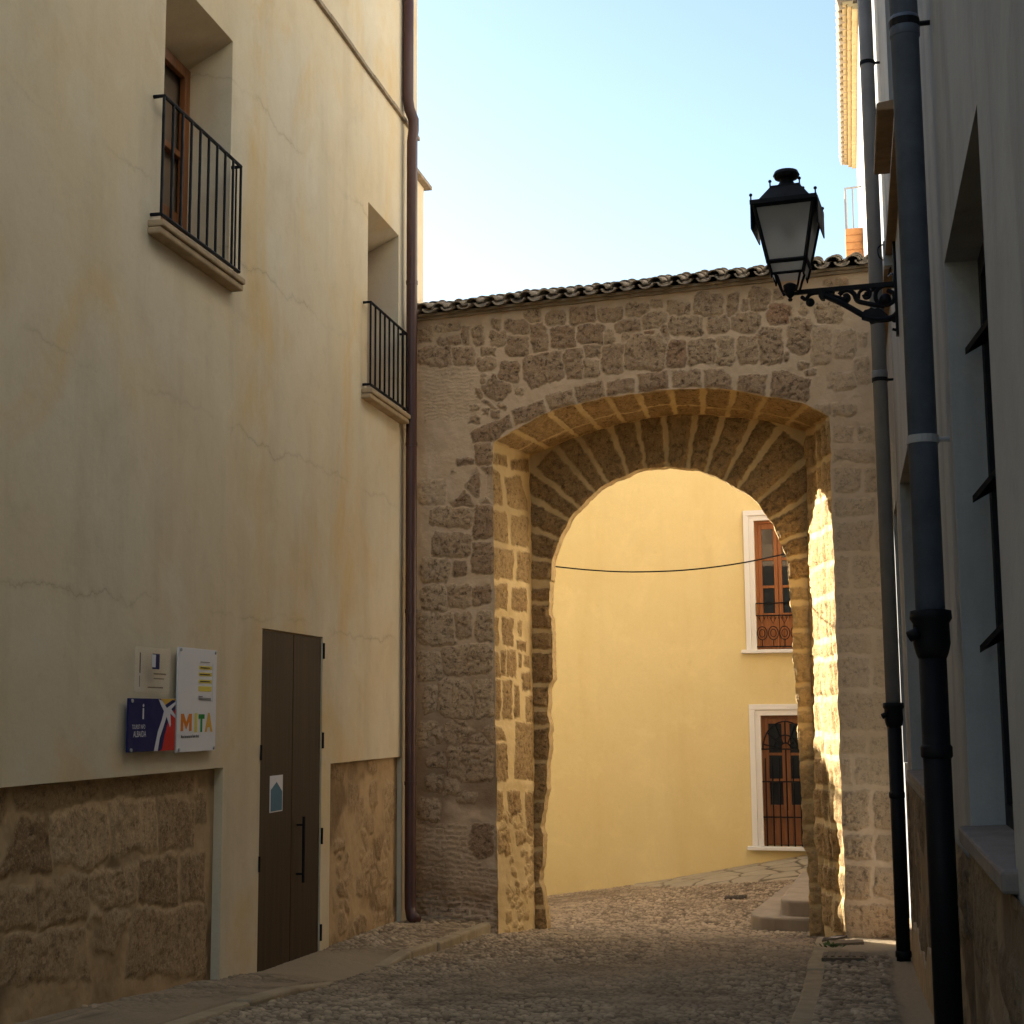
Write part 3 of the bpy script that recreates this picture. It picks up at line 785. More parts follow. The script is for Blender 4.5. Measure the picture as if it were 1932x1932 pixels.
# ---------------- left building
LB = empty('plastered_building', (XL-2, 8, 0), 'tall cream plastered building with two small iron balconies, on the left', 'building')
YE = YF(XL)+.02
B_ = lambda u, v: hit(u, v, (XL+PRO, 0, 0), (1, 0, 0))
wa = (L(306, 300)[1], L(437, 200)[1], B_(451, 513)[2]-.045, L(437, 75)[2], .40, .22)
wb = (L(694, 480)[1], L(752, 500)[1], B_(766, 773)[2]-.045, L(752, 444)[2], .40, .20)
zdado = lambda y: np.interp(y, [8, L(420, 1452)[1], 15.3], [L(0, 1477)[2], L(420, 1452)[2], L(757, 1428)[2]])
yd0, yd1, yd2, yd3 = 4.0, L(418, 1600)[1], L(622, 1600)[1], L(757, 1600)[1]
zd1 = float(L(300, 1459)[2]); zd2 = float(L(690, 1434)[2])
yD0, yD1 = L(490, 1500)[1], L(606, 1500)[1]; zD = L(495, 1185)[2]
print('windows', wa, wb, 'dado', yd1, yd2, yd3, zd1, zd2, 'door', yD0, yD1, zD)
HL = 11.4
zc_ = L(770, 240)[2]
mb = MB()
wall_mesh(mb, toL, -5, YE, -.6, HL, [wa, wb, (yd0, yd1, -.5, zd1, .07), (yd2, yd3, -.5, zd2, .05), (yD0, yD1, .05, zD, .06)])
mb.add([(XL, YE, -.6), (XL-9, YE, -.6), (XL-9, YE, HL), (XL, YE, HL), (XL-9, -5, HL), (XL, -5, HL), (XL-9, -5, -.6), (XL, -5, -.6)],
       [(0,1,2,3), (3,2,4,5), (1,6,4,2), (7,5,4,6)])
mb.build('wall', M['cream'], LB)
# thin drip course
mb = MB()
n = 60
for i in range(n):
    y0 = -5+(YE+5)*i/n; y1 = -5+(YE+5)*(i+1)/n; q = random.uniform(-.004, .004)
    mb.box(XL-.02, XL+.035+q, y0, y1, zc_-.02+q, zc_+.022+q)
mb.build('drip_course', M['tile'], LB)
# stone plinths
def plinth(name, fld, to3, y0, y1, z0, z1, step, d0, seed, parent, mat, amp=.013, tone=.5, sg=1, warp=.035):
    ny, nz = int((y1-y0)/step)+1, int((z1-z0)/step)+1
    yy, zz = np.meshgrid(np.linspace(y0, y1, ny), np.linspace(z0, z1, nz)); yy, zz = yy.ravel(), zz.ravel()
    d, mask, tint, red, hh = fld.eval(yy, zz, warp=warp, seed=seed, edge=.03)
    blot = fbm(yy*2.2, zz*2.2, o=5, seed=seed+3)
    mask = np.clip(mask*sstep(.25, .5, blot+.12), 0, 1)
    h = relief(yy, zz, d, mask, hh, seed, amp=amp, rough=.009, pits=.007)
    edge = np.minimum.reduce([yy-y0, y1-yy, z1-zz]); h = h*sstep(0, .05, edge)
    V = np.array([to3(0, 0, 0)]*1)
    P3 = np.stack([np.array([0.])]*1)
    base = np.array([to3(a, b, d0) for a, b in ((y0, z0), (y1, z0))])
    t = (yy-y0)/(y1-y0)
    V = base[0][None]*(1-t)[:, None] + base[1][None]*t[:, None]; V[:, 2] = zz
    V[:, 0] += sg*h
    stain = .8*sstep(.48, .66, fbm(yy*1.6, zz*1.6, o=5, seed=seed+8))
    q = quads(nz, ny)
    return link(name, np_mesh(name, V, q if sg > 0 else q[:, ::-1], attrs(mask, tint, red, stain)), mat, parent, True)
f1 = Field()
def PL(x, y): p = L(*cd(x, y)); return (p[1], p[2])
for poly, t in [([(290,990),(410,940),(520,960),(530,1180),(430,1230),(300,1180)], .6), ([(560,920),(740,900),(750,1120),(560,1160)], .6), ([(770,900),(920,930),(915,1100),(780,1140)], .35), ([(140,1010),(250,1010),(270,1230),(100,1230),(10,1290)], .12),
        ([(460,1260),(660,1210),(660,1370),(540,1400),(465,1370)], .5), ([(690,1190),(840,1170),(845,1370),(680,1380)], .25), ([(870,1170),(970,1150),(965,1370),(870,1370)], .3), ([(0,1310),(200,1310),(210,1500),(0,1500)], .35), ([(230,1280),(430,1270),(440,1450),(240,1500)], .35),
        ([(0,850),(80,850),(60,1000),(0,1000)], .35), ([(130,860),(500,830),(500,900),(330,960),(150,950)], .4), ([(520,810),(900,790),(900,870),(540,900)], .35), ([(0,1520),(430,1520),(430,1720),(0,1750)], .4), ([(450,1430),(640,1420),(560,1600),(450,1600)], .45), ([(660,1420),(960,1400),(960,1700),(640,1700)], .4),
        ([(925,870),(975,870),(975,1000),(930,1000)], .3)]:
    q_ = np.array([PL(*p) for p in poly]); q_ = q_.mean(0)+(q_-q_.mean(0))*1.17
    f1.add(q_, tint=t+.1, h=1.1)
for k in range(14):
    f1.add(rrect(random.uniform(4.5, 7.6), random.uniform(.4, 1.9), random.uniform(.3, .6), random.uniform(.25, .4)))
plinth('stone_plinth', f1, toL, yd0, yd1, -.1, zd1, .0135, .068, 700, LB, M['plinth'], amp=.007)
f2 = Field()
for k in range(40):
    f2.add(rrect(random.uniform(yd2+.1, yd3-.1), random.uniform(.1, zd2-.05), random.uniform(.2, .5), random.uniform(.15, .35), random.uniform(-10, 10)), tint=random.uniform(.25, .7), soft=.2)
plinth('stone_plinth', f2, toL, yd2, yd3, -.1, zd2, .0135, .048, 720, LB, M['plinth'], amp=.012)
# door: two leaves
yM = L(553, 1500)[1]
leaf = None
for (a_, b_) in ((yD0+.012, yM-.004), (yM+.004, yD1-.012)):
    mb = MB(); mb.box(XL-.055, XL-.012, a_, b_, float(pav((a_+b_)/2))-.03, zD-.012)
    leaf = mb.build('door_leaf', M['doorm'], LB, bevel=.004)
    if a_ < yM-.1: leaf0 = leaf
hy = L(562, 1600)[1]
zh0, zh1 = L(562, 1660)[2], L(562, 1545)[2]
mb = MB(); mb.tube([(XL+.05, hy, zh0-.02), (XL+.05, hy, zh1+.02)], .013, 8)
for zq in (zh0+.05, zh1-.05): mb.tube([(XL-.013, hy, zq), (XL+.05, hy, zq)], .009, 6)
mb.build('door_handle', M['iron'], leaf)
for v in (1228, 1397, 1577, 1758):
    p = L(607, v); mb = MB(); mb.tube([(XL+.008, yD1+.008, p[2]-.07), (XL+.008, yD1+.008, p[2]+.07)], .011, 8); mb.build('hinge', M['iron'], leaf)
for v in (1420, 1630):
    p = L(490, v); mb = MB(); mb.tube([(XL+.008, yD0-.004, p[2]-.06), (XL+.008, yD0-.004, p[2]+.06)], .009, 8); mb.build('hinge', M['iron'], leaf0)

# balconies
z0_ = lambda w: w[2]
def balcony(w, uvslab, uvtop, nb, tag_):
    ya, yb = [B_(u, v)[1] for u, v in uvslab]; ya += .02; uvtop = B_(*uvtop[0])[2]-z0_(w)
    z0 = w[2]
    mb = MB()
    for (dz0, dz1, o) in ((-.05, 0, .115), (-.10, -.052, .098)):
        mb.box(XL-.02, XL+o, ya-.06, yb+.05, z0+dz0, z0+dz1)
    sl = mb.build('balcony_slab', M['trim'], LB, bevel=.012)
    zt = z0 + uvtop
    mb = MB(); xo = XL+PRO
    mb.tube([(XL, ya-.02, zt), (xo, ya-.02, zt), (xo, yb, zt), (XL, yb, zt)], .014, 6)
    mb.tube([(XL, ya-.02, z0+.045), (xo, ya-.02, z0+.045), (xo, yb, z0+.045), (XL, yb, z0+.045)], .014, 6)
    for i in range(nb):
        y = ya-.02+(yb-ya+.02)*i/(nb-1)
        mb.tube([(xo, y, z0+.04), (xo, y, zt)], .0105, 6)
    mb.tube([(XL+.04, yb, z0+.05), (XL+.04, yb, zt)], .008, 6)
    mb.build('railing', M['iron'], sl)
    # french window at the back of the recess
    d = w[4]
    fr_ = MB(); x1 = XL-d
    zt2 = w[3]-w[5]
    fr_.box(x1, x1+.05, w[0], w[0]+.09, z0, zt2); fr_.box(x1, x1+.05, w[1]-.09, w[1], z0, zt2); fr_.box(x1, x1+.05, w[0]+.09, w[1]-.09, zt2-.09, zt2); 
    ym = (w[0]+w[1])/2; fr_.box(x1+.002, x1+.045, ym-.05, ym+.05, z0, zt2-.09)
    fr_.box(x1-.02, x1+.02, w[0]+.09, w[1]-.09, z0, z0+.5)
    fr_.box(x1-.02, x1+.03, w[0]+.09, w[1]-.09, z0+.95, z0+1.0)
    f = fr_.build('window', M['wooddark'], LB, bevel=.006)
    g = MB(); g.box(x1-.04, x1-.025, w[0], w[1], z0, zt2); g.build('pane', M['shut'], f)
balcony(wa, ((307, 290), (453, 410)), ((454, 314),), 10, 'a')
balcony(wb, ((699, 640), (767, 700)), ((766, 629),), 9, 'b')

# ---------------- brown downpipe in the left corner
yp = 15.2
for it in range(30):
    if proj((XL+.09, yp, HC))[0] < 772: yp += .02
dp = empty('drainpipe', (XL+.09, yp, .17), 'dark brown downpipe bending over the drip course in the corner beside the gateway', 'drainpipe')
zj = zc_
mb = MB(); mb.tube([(XL+.065, yp-.05, HL), (XL+.065, yp-.05, zj+.22), (XL+.075, yp-.03, zj+.12), (XL+.115, yp, zj+.0), (XL+.115, yp, zj-.12), (XL+.10, yp, zj-.25), (XL+.10, yp, .42), (XL+.105, yp-.01, .33), (XL+.13, yp-.04, .25), (XL+.19, yp-.09, .22)], [.06]*7+[.06, .062, .064], 14)
mb.build('pipe', M['pipebrown'], dp, True)
for z in (1.6, 3.4, 5.2, 7.0):
    mb = MB(); mb.tube([(XL+.10 if z < zj else XL+.065, yp if z < zj else yp-.05, z-.02), (XL+.10 if z < zj else XL+.065, yp if z < zj else yp-.05, z+.02)], .066, 14)
    mb.build('pipe_clip', M['pipebrown'], dp)

# ---------------- signs
def text_obj(s, size, place, ex, ez, nrm, mat, parent, name='lettering', thick=.001, align='LEFT', sx=1., bold=.02):
    cu = bpy.data.curves.new('txt', 'FONT'); cu.body = s; cu.size = size; cu.align_x = align; cu.resolution_u = 3; cu.offset = bold*size
    o = bpy.data.objects.new('txt', cu); COL.objects.link(o)
    dg = bpy.context.evaluated_depsgraph_get(); me = bpy.data.meshes.new_from_object(o.evaluated_get(dg))
    bpy.data.objects.remove(o)
    co = np.empty(len(me.vertices)*3, np.float32); me.vertices.foreach_get('co', co); co = co.reshape(-1, 3)
    W = np.array(place)[None] + co[:, :1]*np.array(ex)[None]*sx + co[:, 1:2]*np.array(ez)[None] + np.array(nrm)[None]*thick
    me.vertices.foreach_set('co', W.astype(np.float32).ravel()); me.update()
    return link(name, me, mat, parent)
def flat(name, col, rough=.75): return simple(name, col, rough, .12, 0, .06)
M['navy'] = flat('navy_print', (.02, .022, .10)); M['red'] = flat('red_print', (.55, .035, .03)); M['orange'] = flat('orange_print', (.70, .22, .03))
M['yel'] = flat('yellow_print', (.75, .62, .12)); M['green'] = flat('green_print', (.03, .25, .05)); M['paper'] = flat('white_panel', (.74, .72, .74)); M['ink'] = flat('dark_print', (.06, .05, .05))
M['gold'] = flat('gold_print', (.70, .42, .08)); M['lilac'] = flat('pale_print', (.62, .62, .68))
EX = np.array((0, 1., 0)); EZ = np.array((0, 0, 1.)); NX = np.array((1., 0, 0))
def panel(name, uv, th, mat, label, cat, off=.0):
    Lq = lambda u, v: hit(u, v, (XL+off+th, 0, 0), (1, 0, 0))
    ya, yb = Lq(uv[0], (uv[1]+uv[3])/2)[1], Lq(uv[2], (uv[1]+uv[3])/2)[1]
    z1 = (Lq(uv[0], uv[1])[2]); z0 = (Lq(uv[0], uv[3])[2])
    mb = MB(); mb.box(XL+off, XL+off+th, ya, yb, z0, z1)
    o = mb.build(name, mat, None, loc=(XL, ya, z0), bevel=.003); tag(o, label, cat)
    return o, ya, yb, z0, z1, XL+off+th
# white museum panel
o, ya, yb, z0, z1, xf = panel('sign', (335, 1220, 408, 1420), .014, M['paper'], 'tall white sign with the coloured letters MITA, beside the door', 'sign', .03)
w_, h_ = yb-ya, z1-z0
def onp(o, quads_, mat, name, xf, ya, z0, w_, h_, t=.0015):
    mb = MB()
    for q in quads_: mb.prism([(xf+.0005, ya+x*w_, z0+y*h_) for x, y in q], (t, 0, 0))
    return mb.build(name, mat, o)
def R4(x0, y0, x1, y1): return [(x0, y0), (x1, y0), (x1, y1), (x0, y1)]
onp(o, [R4(.52, .80, .86, .835), R4(.52, .735, .86, .77), R4(.52, .665, .86, .70), R4(.52, .585, .86, .635)], M['yel'], 'yellow_strip', xf, ya, z0, w_, h_)
for q_ in (R4(.55, .812, .80, .822), R4(.55, .747, .80, .757), R4(.55, .677, .80, .687), R4(.52, .53, .62, .536), R4(.52, .515, .84, .52), R4(.52, .50, .84, .505), R4(.55, .87, .8, .875)):
    onp(o, [q_], M['ink'], 'small_print', xf+.002, ya, z0, w_, h_)
onp(o, [R4(.88, .48, .895, .86)], M['lilac'], 'frame_line', xf, ya, z0, w_, h_)
onp(o, [[(.09,.20),(.09,.365),(.16,.365),(.225,.285),(.29,.365),(.36,.365),(.36,.20),(.30,.20),(.30,.295),(.225,.215),(.15,.295),(.15,.20)]], M['orange'], 'letter', xf, ya, z0, w_, h_)
for ch, x, s, mt in (('I', .425, .98, 'yel'), ('T', .54, .92, 'green'), ('A', .72, 1.0, 'gold')):
    text_obj(ch, h_*.235*s, (xf+.001, ya+x*w_, z0+.20*h_), EX, EZ, NX, M[mt], o, 'letter', sx=1.2 if ch == 'M' else (1.3 if ch == 'I' else .98), bold=.06 if ch != 'M' else .025)
text_obj("Museu Internacional de Titelles Albaida", h_*.042, (xf+.001, ya+.10*w_, z0+.135*h_), EX, EZ, NX, M['ink'], o, 'lettering', sx=.62)
for x in (.05, .95):
    for y in (.025, .975):
        mb = MB(); mb.tube([(xf, ya+x*w_, z0+y*h_), (xf+.008, ya+x*w_, z0+y*h_)], .012, 8)
        mb.build('fixing', M['box'], o)
# blue tourist sign
o, ya, yb, z0, z1, xf = panel('sign', (242, 1317, 330, 1420), .014, M['navy'], 'square blue and red tourist information sign left of the white one', 'sign', .03)
w_, h_ = yb-ya, z1-z0
onp(o, [[(.66, .0), (.72, .02), (.77, .30), (.84, .55), (.94, .74), (1, .80), (1, 0)]], M['red'], 'red_field', xf, ya, z0, w_, h_)
onp(o, [[(.54, 0), (.62, 0), (.66, .25), (.74, .48), (.80, .66), (.88, .45), (.90, .50), (.88, .72), (1, .62), (1, .68), (.90, .80), (1, .90), (1, .95), (.80, .82), (.70, .96), (.62, .99), (.66, .90), (.74, .76), (.70, .60), (.62, .38)]], M['lilac'], 'white_swirl', xf+.001, ya, z0, w_, h_)
onp(o, [[(.66, 1), (.76, .88), (.92, .98), (1, .97), (1, 1)]], M['gold'], 'gold_field', xf+.001, ya, z0, w_, h_)
text_obj('i', h_*.42, (xf+.001, ya+.27*w_, z0+.62*h_), EX, EZ, NX, M['lilac'], o, sx=1.1)
text_obj('TOURIST INFO', h_*.115, (xf+.001, ya+.07*w_, z0+.43*h_), EX, EZ, NX, M['lilac'], o, sx=.72, bold=.004)
text_obj('ALBAIDA', h_*.16, (xf+.001, ya+.10*w_, z0+.28*h_), EX, EZ, NX, M['lilac'], o, sx=.82, bold=.006)
for y in (.04, .95):
    mb = MB(); mb.tube([(xf, ya+.06*w_, z0+y*h_), (xf+.008, ya+.06*w_, z0+y*h_)], .012, 8)
    mb.build('fixing', M['box'], o)
# clear acrylic plaque
t = NT('clear_acrylic'); t.done((.80, .80, .72), .05, .6); t.p.inputs['Alpha'].default_value = .12; M['acryl'] = t.m
o, ya, yb, z0, z1, xf = panel('plaque', (256, 1218, 322, 1306), .012, M['acryl'], 'clear acrylic plaque with a small blue emblem, above the blue sign', 'plaque', .035)
w_, h_ = yb-ya, z1-z0
onp(o, [R4(.46, .52, .66, .86)], M['navy'], 'emblem', xf, ya, z0, w_, h_)
onp(o, [R4(.44, .56, .54, .84)], M['lilac'], 'emblem_band', xf+.002, ya, z0, w_, h_)
onp(o, [R4(.10, .42, .125, .86), R4(.10, .12, .115, .36)], M['ink'], 'edge_mark', xf, ya, z0, w_, h_)
onp(o, [R4(.50, .40, .86, .435), R4(.50, .30, .80, .325), R4(.34, .10, .78, .13)], M['cover'], 'engraving', xf, ya, z0, w_, h_)
# paper on the door
ya, yb = L(511, 1500)[1], L(535, 1500)[1]; z0, z1 = L(522, 1532)[2], L(522, 1463)[2]
mb = MB(); mb.box(XL-.0115, XL-.008, ya, yb, z0, z1)
o = mb.build('notice', M['paper'], None, loc=(XL-.01, ya, z0)); tag(o, 'small printed notice taped to the dark brown door', 'notice')
M['blueprint'] = flat('blue_print', (.10, .19, .26))
w_, h_ = yb-ya, z1-z0
onp(o, [[(.06, .03), (.94, .03), (.94, .55), (.5, .82), (.06, .62)]], M['blueprint'], 'picture', XL-.0078, ya, z0, w_, h_)
text_obj('P', h_*.2, (XL-.006, ya+.1*w_, z0+.55*h_), EX, EZ, NX, M['ink'], o) if False else None

# ------------------------------------------------------------------ right building
RB = empty('grey_building', (XR(6)+2, 6, 0), 'grey plastered building with deep window recesses close on the right', 'building')
w1 = (Rr(1902, 1345)[1], Rr(1822, 1345)[1], Rr(1817, 1545)[2], Rr(1793, 440)[2], .20)
w2_ = (Rr(1750, 1345)[1], Rr(1716, 1345)[1], Rr(1707, 1440)[2], Rr(1704, 882)[2], .22)
w3 = (Rr(1697, 1100)[1]-.12, Rr(1692, 1100)[1]+.15, w2_[2], w2_[3]+.0, .22)
zs = Rr(1680, 250)[2]
w4 = (9.6, 11.0, 0, 0, .3)
print('right', w1, w2_, w3)
pS = hit(1690, 165, pR, nR); pS2 = hit(1683, 337, pR, nR)
ySa, ySb = pS[1], pS2[1]; zS = (pS[2]+pS2[2])/2
print('sill', pS, pS2)
YB = 16.9
HR = 15.2
holes = [w1, w2_]
if w3[0] > w2_[1]+.2: holes.append(w3)
holes.append((ySa+.1, ySb-.1, zS, zS+1.8, .3))
mb = MB()
wall_mesh(mb, toR, -4, YB, -.6, HR, holes)
mb.add([toR(YB, -.6, 0), toR(YB, HR, 0), toR(-4, HR, 0), toR(-4, -.6, 0), (9, YB, -.6), (9, YB, HR), (9, -4, HR), (9, -4, -.6)],
       [(0,4,5,1), (1,5,6,2), (2,6,7,3), (4,7,6,5)])
o = mb.build('wall', M['grey'], RB)
me = o.data
for w in holes:                                            # dark frames and glass in the recesses
    d = w[4]
    f = MB(); 
    for ya, yb, za, zb in ((w[0], w[0]+.1, w[2], w[3]), (w[1]-.1, w[1], w[2], w[3]), (w[0]+.1, w[1]-.1, w[3]-.1, w[3]), (w[0]+.1, w[1]-.1, w[2], w[2]+.1), ((w[0]+w[1])/2-.04, (w[0]+w[1])/2+.04, w[2]+.1, w[3]-.1)):
        f.add([toR(ya, za, d-.06), toR(yb, za, d-.06), toR(yb, zb, d-.06), toR(ya, zb, d-.06), toR(ya, za, d), toR(yb, za, d), toR(yb, zb, d), toR(ya, zb, d)], [(0,1,2,3), (0,4,5,1), (1,5,6,2), (2,6,7,3), (3,7,4,0)])
    fo = f.build('window', M['iron'], RB)
    g = MB(); g.add([toR(w[0], w[2], d-.02), toR(w[1], w[2], d-.02), toR(w[1], w[3], d-.02), toR(w[0], w[3], d-.02)], [(0,1,2,3)]); g.build('pane', M['glass'], fo)
# shutter stays in the near window
for v in (690, 958, 1222):
    mb = MB(); p = hit(1866, v, pR+np.array((.2, 0, 0)), nR)
    y = w1[1]-.10; x = XR(y)
    zq = HC + (1345-v)/F*y*1.03
    mb.prism([(x+.15, y-.02, zq), (x+.06, y-.02, zq-.05), (x+.15, y-.16, zq+.05)], (0, 0, .03))
    mb.build('shutter_stay', M['iron'], RB)
# sills
def sillR(ya, yb, z, out, th, mat, name, dep=.3):
    mb = MB(); mb.add([toR(ya, z-th, -out), toR(yb, z-th, -out), toR(yb, z-th, dep), toR(ya, z-th, dep), toR(ya, z, -out), toR(yb, z, -out), toR(yb, z+.02, dep), toR(ya, z+.02, dep)],
        [(3,2,1,0), (4,5,6,7), (0,1,5,4), (1,2,6,5), (2,3,7,6), (3,0,4,7)])
    return mb.build(name, mat, RB, bevel=.012)
M['slatestone'] = simple('sill_stone', (.22, .19, .17), .9, .2, 0, .4, 7, .4)
sillR(w1[0]-.05, w1[1]+.02, w1[2], .05, .07, M['slatestone'], 'sill', .36)
sillR(w2_[0]-.05, w2_[1]+.05, w2_[2], .04, .06, M['slatestone'], 'sill', .36)
sillR(ySa, ySb, zS, .14, .06, M['ledge'], 'sill', .0)
# long ledge with a brown underside
pl_a, pl_b = 8.9, 15.2
zle = float((Rr(1672, 690)[2]+Rr(1700, 202)[2])/2)
print('ledge', Rr(1672, 690), Rr(1703, 202))
mb = MB()
za_, zb_ = 3.72+HC, 3.62+HC
n = 16
for i in range(n):
    y0 = pl_a+(pl_b-pl_a)*i/n; y1 = pl_a+(pl_b-pl_a)*(i+1)/n
    z0 = za_+(zb_-za_)*i/n; z1 = za_+(zb_-za_)*(i+1)/n
    mb.add([toR(y0, z0, -.07), toR(y1, z1, -.07), toR(y1, z1, .02), toR(y0, z0, .02), toR(y0, z0+.05, -.07), toR(y1, z1+.05, -.07), toR(y1, z1+.05, .02), toR(y0, z0+.05, .02)], [(3,2,1,0), (4,5,6,7), (0,1,5,4), (1,2,6,5), (3,0,4,7)])
mb.build('ledge', M['ledge'], RB)
# stone base of the right wall
f3 = Field()
for k in range(90):
    f3.add(rrect(random.uniform(3, 15), random.uniform(.1, 2.0), random.uniform(.25, .6), random.uniform(.2, .45), random.uniform(-12, 12)), tint=random.uniform(.2, .6), soft=.25)
ztr = float(Rr(1707, 1466)[2])
zc1 = float(w1[2])-.075
plinth('stone_plinth', f3, toR, 2.5, w1[1]+.02, -.1, zc1, .016, -.012, 800, RB, M['plinthgrey'], amp=.012, sg=-1)
plinth('stone_plinth', f3, toR, w1[1]+.021, 14.2, -.1, min(ztr, w2_[2]-.065), .02, -.012, 810, RB, M['plinthgrey'], amp=.012, sg=-1)
mb = MB()                                                    # rendered skirting at the foot
nn = 50; prev = None
vs = []
for i in range(nn+1):
    y = 8.5+(15.25-8.5)*i/nn; g = float(np.interp(y, GY, GZ))
    top = g + (.42 + .25*math.sin(y*2.1)*.4 + .12*math.sin(y*7.3)*.5)*(1-.35*(y-8.5)/6.75)
    vs += [toR(y, g-.1, -.05), toR(y, top, -.035), toR(y, top+.01, .02)]
mb.add(vs, [q for i in range(nn) for q in ((3*i, 3*i+1, 3*i+4, 3*i+3), (3*i+1, 3*i+2, 3*i+5, 3*i+4))])
mb.build('skirting', M['trim'], RB)

# white house beyond, in the sun
WH = empty('white_house', (1.5, 19.5, 0), 'sunlit white house with a tiled eave, beyond the gateway on the right', 'house')
def XW(y): return .375 + .0125*y
yE = 22.2
zE = hit(1613, 318, (XW(0), 0, 0), nR)[2]
zE = HC + 1028/F*yE + .02
mb = MB()
mb.add([(XW(YB+.01), YB+.01, -.6), (XW(yE), yE, -.6), (XW(yE), yE, zE), (XW(YB+.01), YB+.01, zE), (8, yE, -.6), (8, yE, zE), (8, YB+.01, zE), (8, YB+.01, -.6)],
       [(0,1,2,3), (1,4,5,2), (3,2,5,6), (0,3,6,7), (4,7,6,5)])
mb.build('wall', M['white_wall'], WH)
mb = MB()
for k, (o0, o1, dz) in enumerate(((.0, .07, 0), (.055, .125, .035), (.11, .18, .07))):
    y = YB+.02
    while y < yE-.01:
        y2 = min(y+random.uniform(.26, .34), yE+.03*k)
        mb.box(XW(y)-o1, XW(y)-o0+.05, y, y2-.006, zE+dz, zE+dz+.034)
        y = y2
mb.build('eave', M['tilepale'], WH)
mb = MB(); y = YB+.02
while y < yE:
    mb.tube([(XW(y)-.24, y+.09, zE+.13), (XW(y)+.4, y+.09, zE+.29)], .085, 8); y += .19
mb.build('roof', M['tile'], WH)
# rail and brick pier
yP = 19.5
pa, pb_ = hit(1597, 490, (0, yP, 0), (0, 1, 0)), hit(1612, 440, (0, yP, 0), (0, 1, 0))
rt = hit(1597, 358, (0, yP, 0), (0, 1, 0))
pier = empty('brick_parapet', (pa[0], yP, 0), 'narrow terracotta brick parapet topped by a thin metal rail, against the sunlit white house', 'parapet')
mb = MB(); z = pa[2]-1.2
while z < pb_[2]-.01:
    mb.box(pa[0], XW(yP)+.01, yP-.12, yP+.4, z, z+.085); z += .1
mb.box(pa[0]+.01, XW(yP)+.01, yP-.11, yP+.39, 0, pb_[2]-.02)
mb.build('brickwork', M['brick'], pier)
mb = MB()
for yy_ in (yP-.05, yP+.35): mb.tube([(pa[0]+.02, yy_, pb_[2]-.1), (pa[0]+.02, yy_, rt[2])], .014, 6)
mb.tube([(pa[0]+.02, yP+.35, rt[2]), (pa[0]+.02, yP-.05, rt[2]), (XW(yP), yP-.05, rt[2]+.01)], .014, 6)
mb.tube([(pa[0]+.11, yP-.05, pb_[2]-.1), (pa[0]+.11, yP-.05, rt[2])], .010, 6)
mb.build('rail', M['rail'], pier)

# ---------------- right drainpipes
def solveY(u, off):
    lo, hi = 3., 16.
    for _ in range(50):
        m_ = (lo+hi)/2
        if proj((XR(m_)-off, m_, HC))[0] > u: lo = m_
        else: hi = m_
    return (lo+hi)/2
def zat(v, y): return hit(1700, v, (0, y, 0), (0, 1, 0))[2]
def rpipe(u, off, r, vj, vs_, vclip, vbot, lab, mat, ribs, r2):
    y = solveY(u, off); x = XR(y)-off
    root = empty('drainpipe', (x, y, 0), lab, 'drainpipe')
    zj = zat(vj, y); zb = zat(vbot, y) if vbot else float(np.interp(y, GY, GZ))
    mb = MB(); mb.tube([(x, y, HR-.5), (x, y, zj+.05)], r, 18); mb.build('pipe', mat, root, True)
    mb = MB(); mb.tube([(x, y, zj-.05), (x, y, zb)], r2, 18)
    mb.lathe((x, y, zj), [(r*1.0, .09), (r*1.38, .085), (r*1.42, .05), (r*1.22, .03), (r*1.25, -.06), (r*1.1, -.1), (r2, -.125)], 18)
    mb.tube([(x-r*.9, y-r*.9, zj-.01), (x-r*1.55, y-r*.7, zj-.03)], .025, 8)
    for v in ribs:
        z = zat(v, y); mb.lathe((x, y, z), [(r2, -.03), (r2*1.13, -.02), (r2*1.13, .02), (r2, .03)], 18)
    mb.build('cast_iron_foot', M['iron'], root, True)
    mb = MB()
    for v in vs_:
        z = zat(v, y); mb.lathe((x, y, z), [(r, -.09), (r*1.08, -.085), (r*1.08, .0), (r*1.02, .01)], 18)
    mb.build('socket', mat, root, True)
    for v in vclip:
        z = zat(v, y); mb = MB(); mb.lathe((x, y, z), [(r*1.02, -.018), (r*1.1, -.018), (r*1.1, .018), (r*1.02, .018)], 18)
        mb.tube([(x+r, y, z), (XR(y)+.01, y, z)], .012, 6); mb.build('clamp', M['box'] if v == 832 else M['iron'], root)
    return root
rpipe(1764, .115, .064, 1190, (38,), (48, 832), None, 'thick slate blue drainpipe with a black iron foot, nearest on the right', M['pipedark'], (1418,), .06)
rpipe(1686, .115, .064, 1345, (700,), (114, 715), 1836, 'thin grey drainpipe ending above the pavement, between lamp bracket and gateway', M['pipegrey'], (1500, 1800), .06)

# ------------------------------------------------------------------ street lamp
yl = solveY(1727, 0.); 
yaw = R_(12)
e1 = np.array((math.cos(yaw), -math.sin(yaw), 0)); e2 = np.array((math.sin(yaw), math.cos(yaw), 0)); e3 = np.array((0, 0, 1.))
pW = np.array((XR(yl), yl, 0))
def LP(u, v): return hit(u, v, pW, e2)
def c6(x, y): return LP((1350+x/3.864)*.9434, (300+y/3.864)*.9434)
lamp = empty('street_lamp', LP(1699, 560), 'black iron wall lantern on a scrolled bracket, glass frosted and unlit', 'lamp')
px = .00357*yl/10.*1.0
mb = MB()
q0, q1 = c6(905, 1105), c6(1745, 1030)
def bar(mb, p, q, w, t):
    d_ = q-p; n_ = np.cross(d_, e2); n_ = n_/np.linalg.norm(n_)
    mb.obox(p - n_*w/2 - e2*t/2, d_, n_*w, e2*t)
bar(mb, q0, q1, .035, .035)
p0 = c6(1752, 640); p1 = c6(1768, 1430)
x0_ = XR(yl)
mb.box(x0_-.022, x0_+.004, yl-.03, yl+.03, p1[2], p0[2])
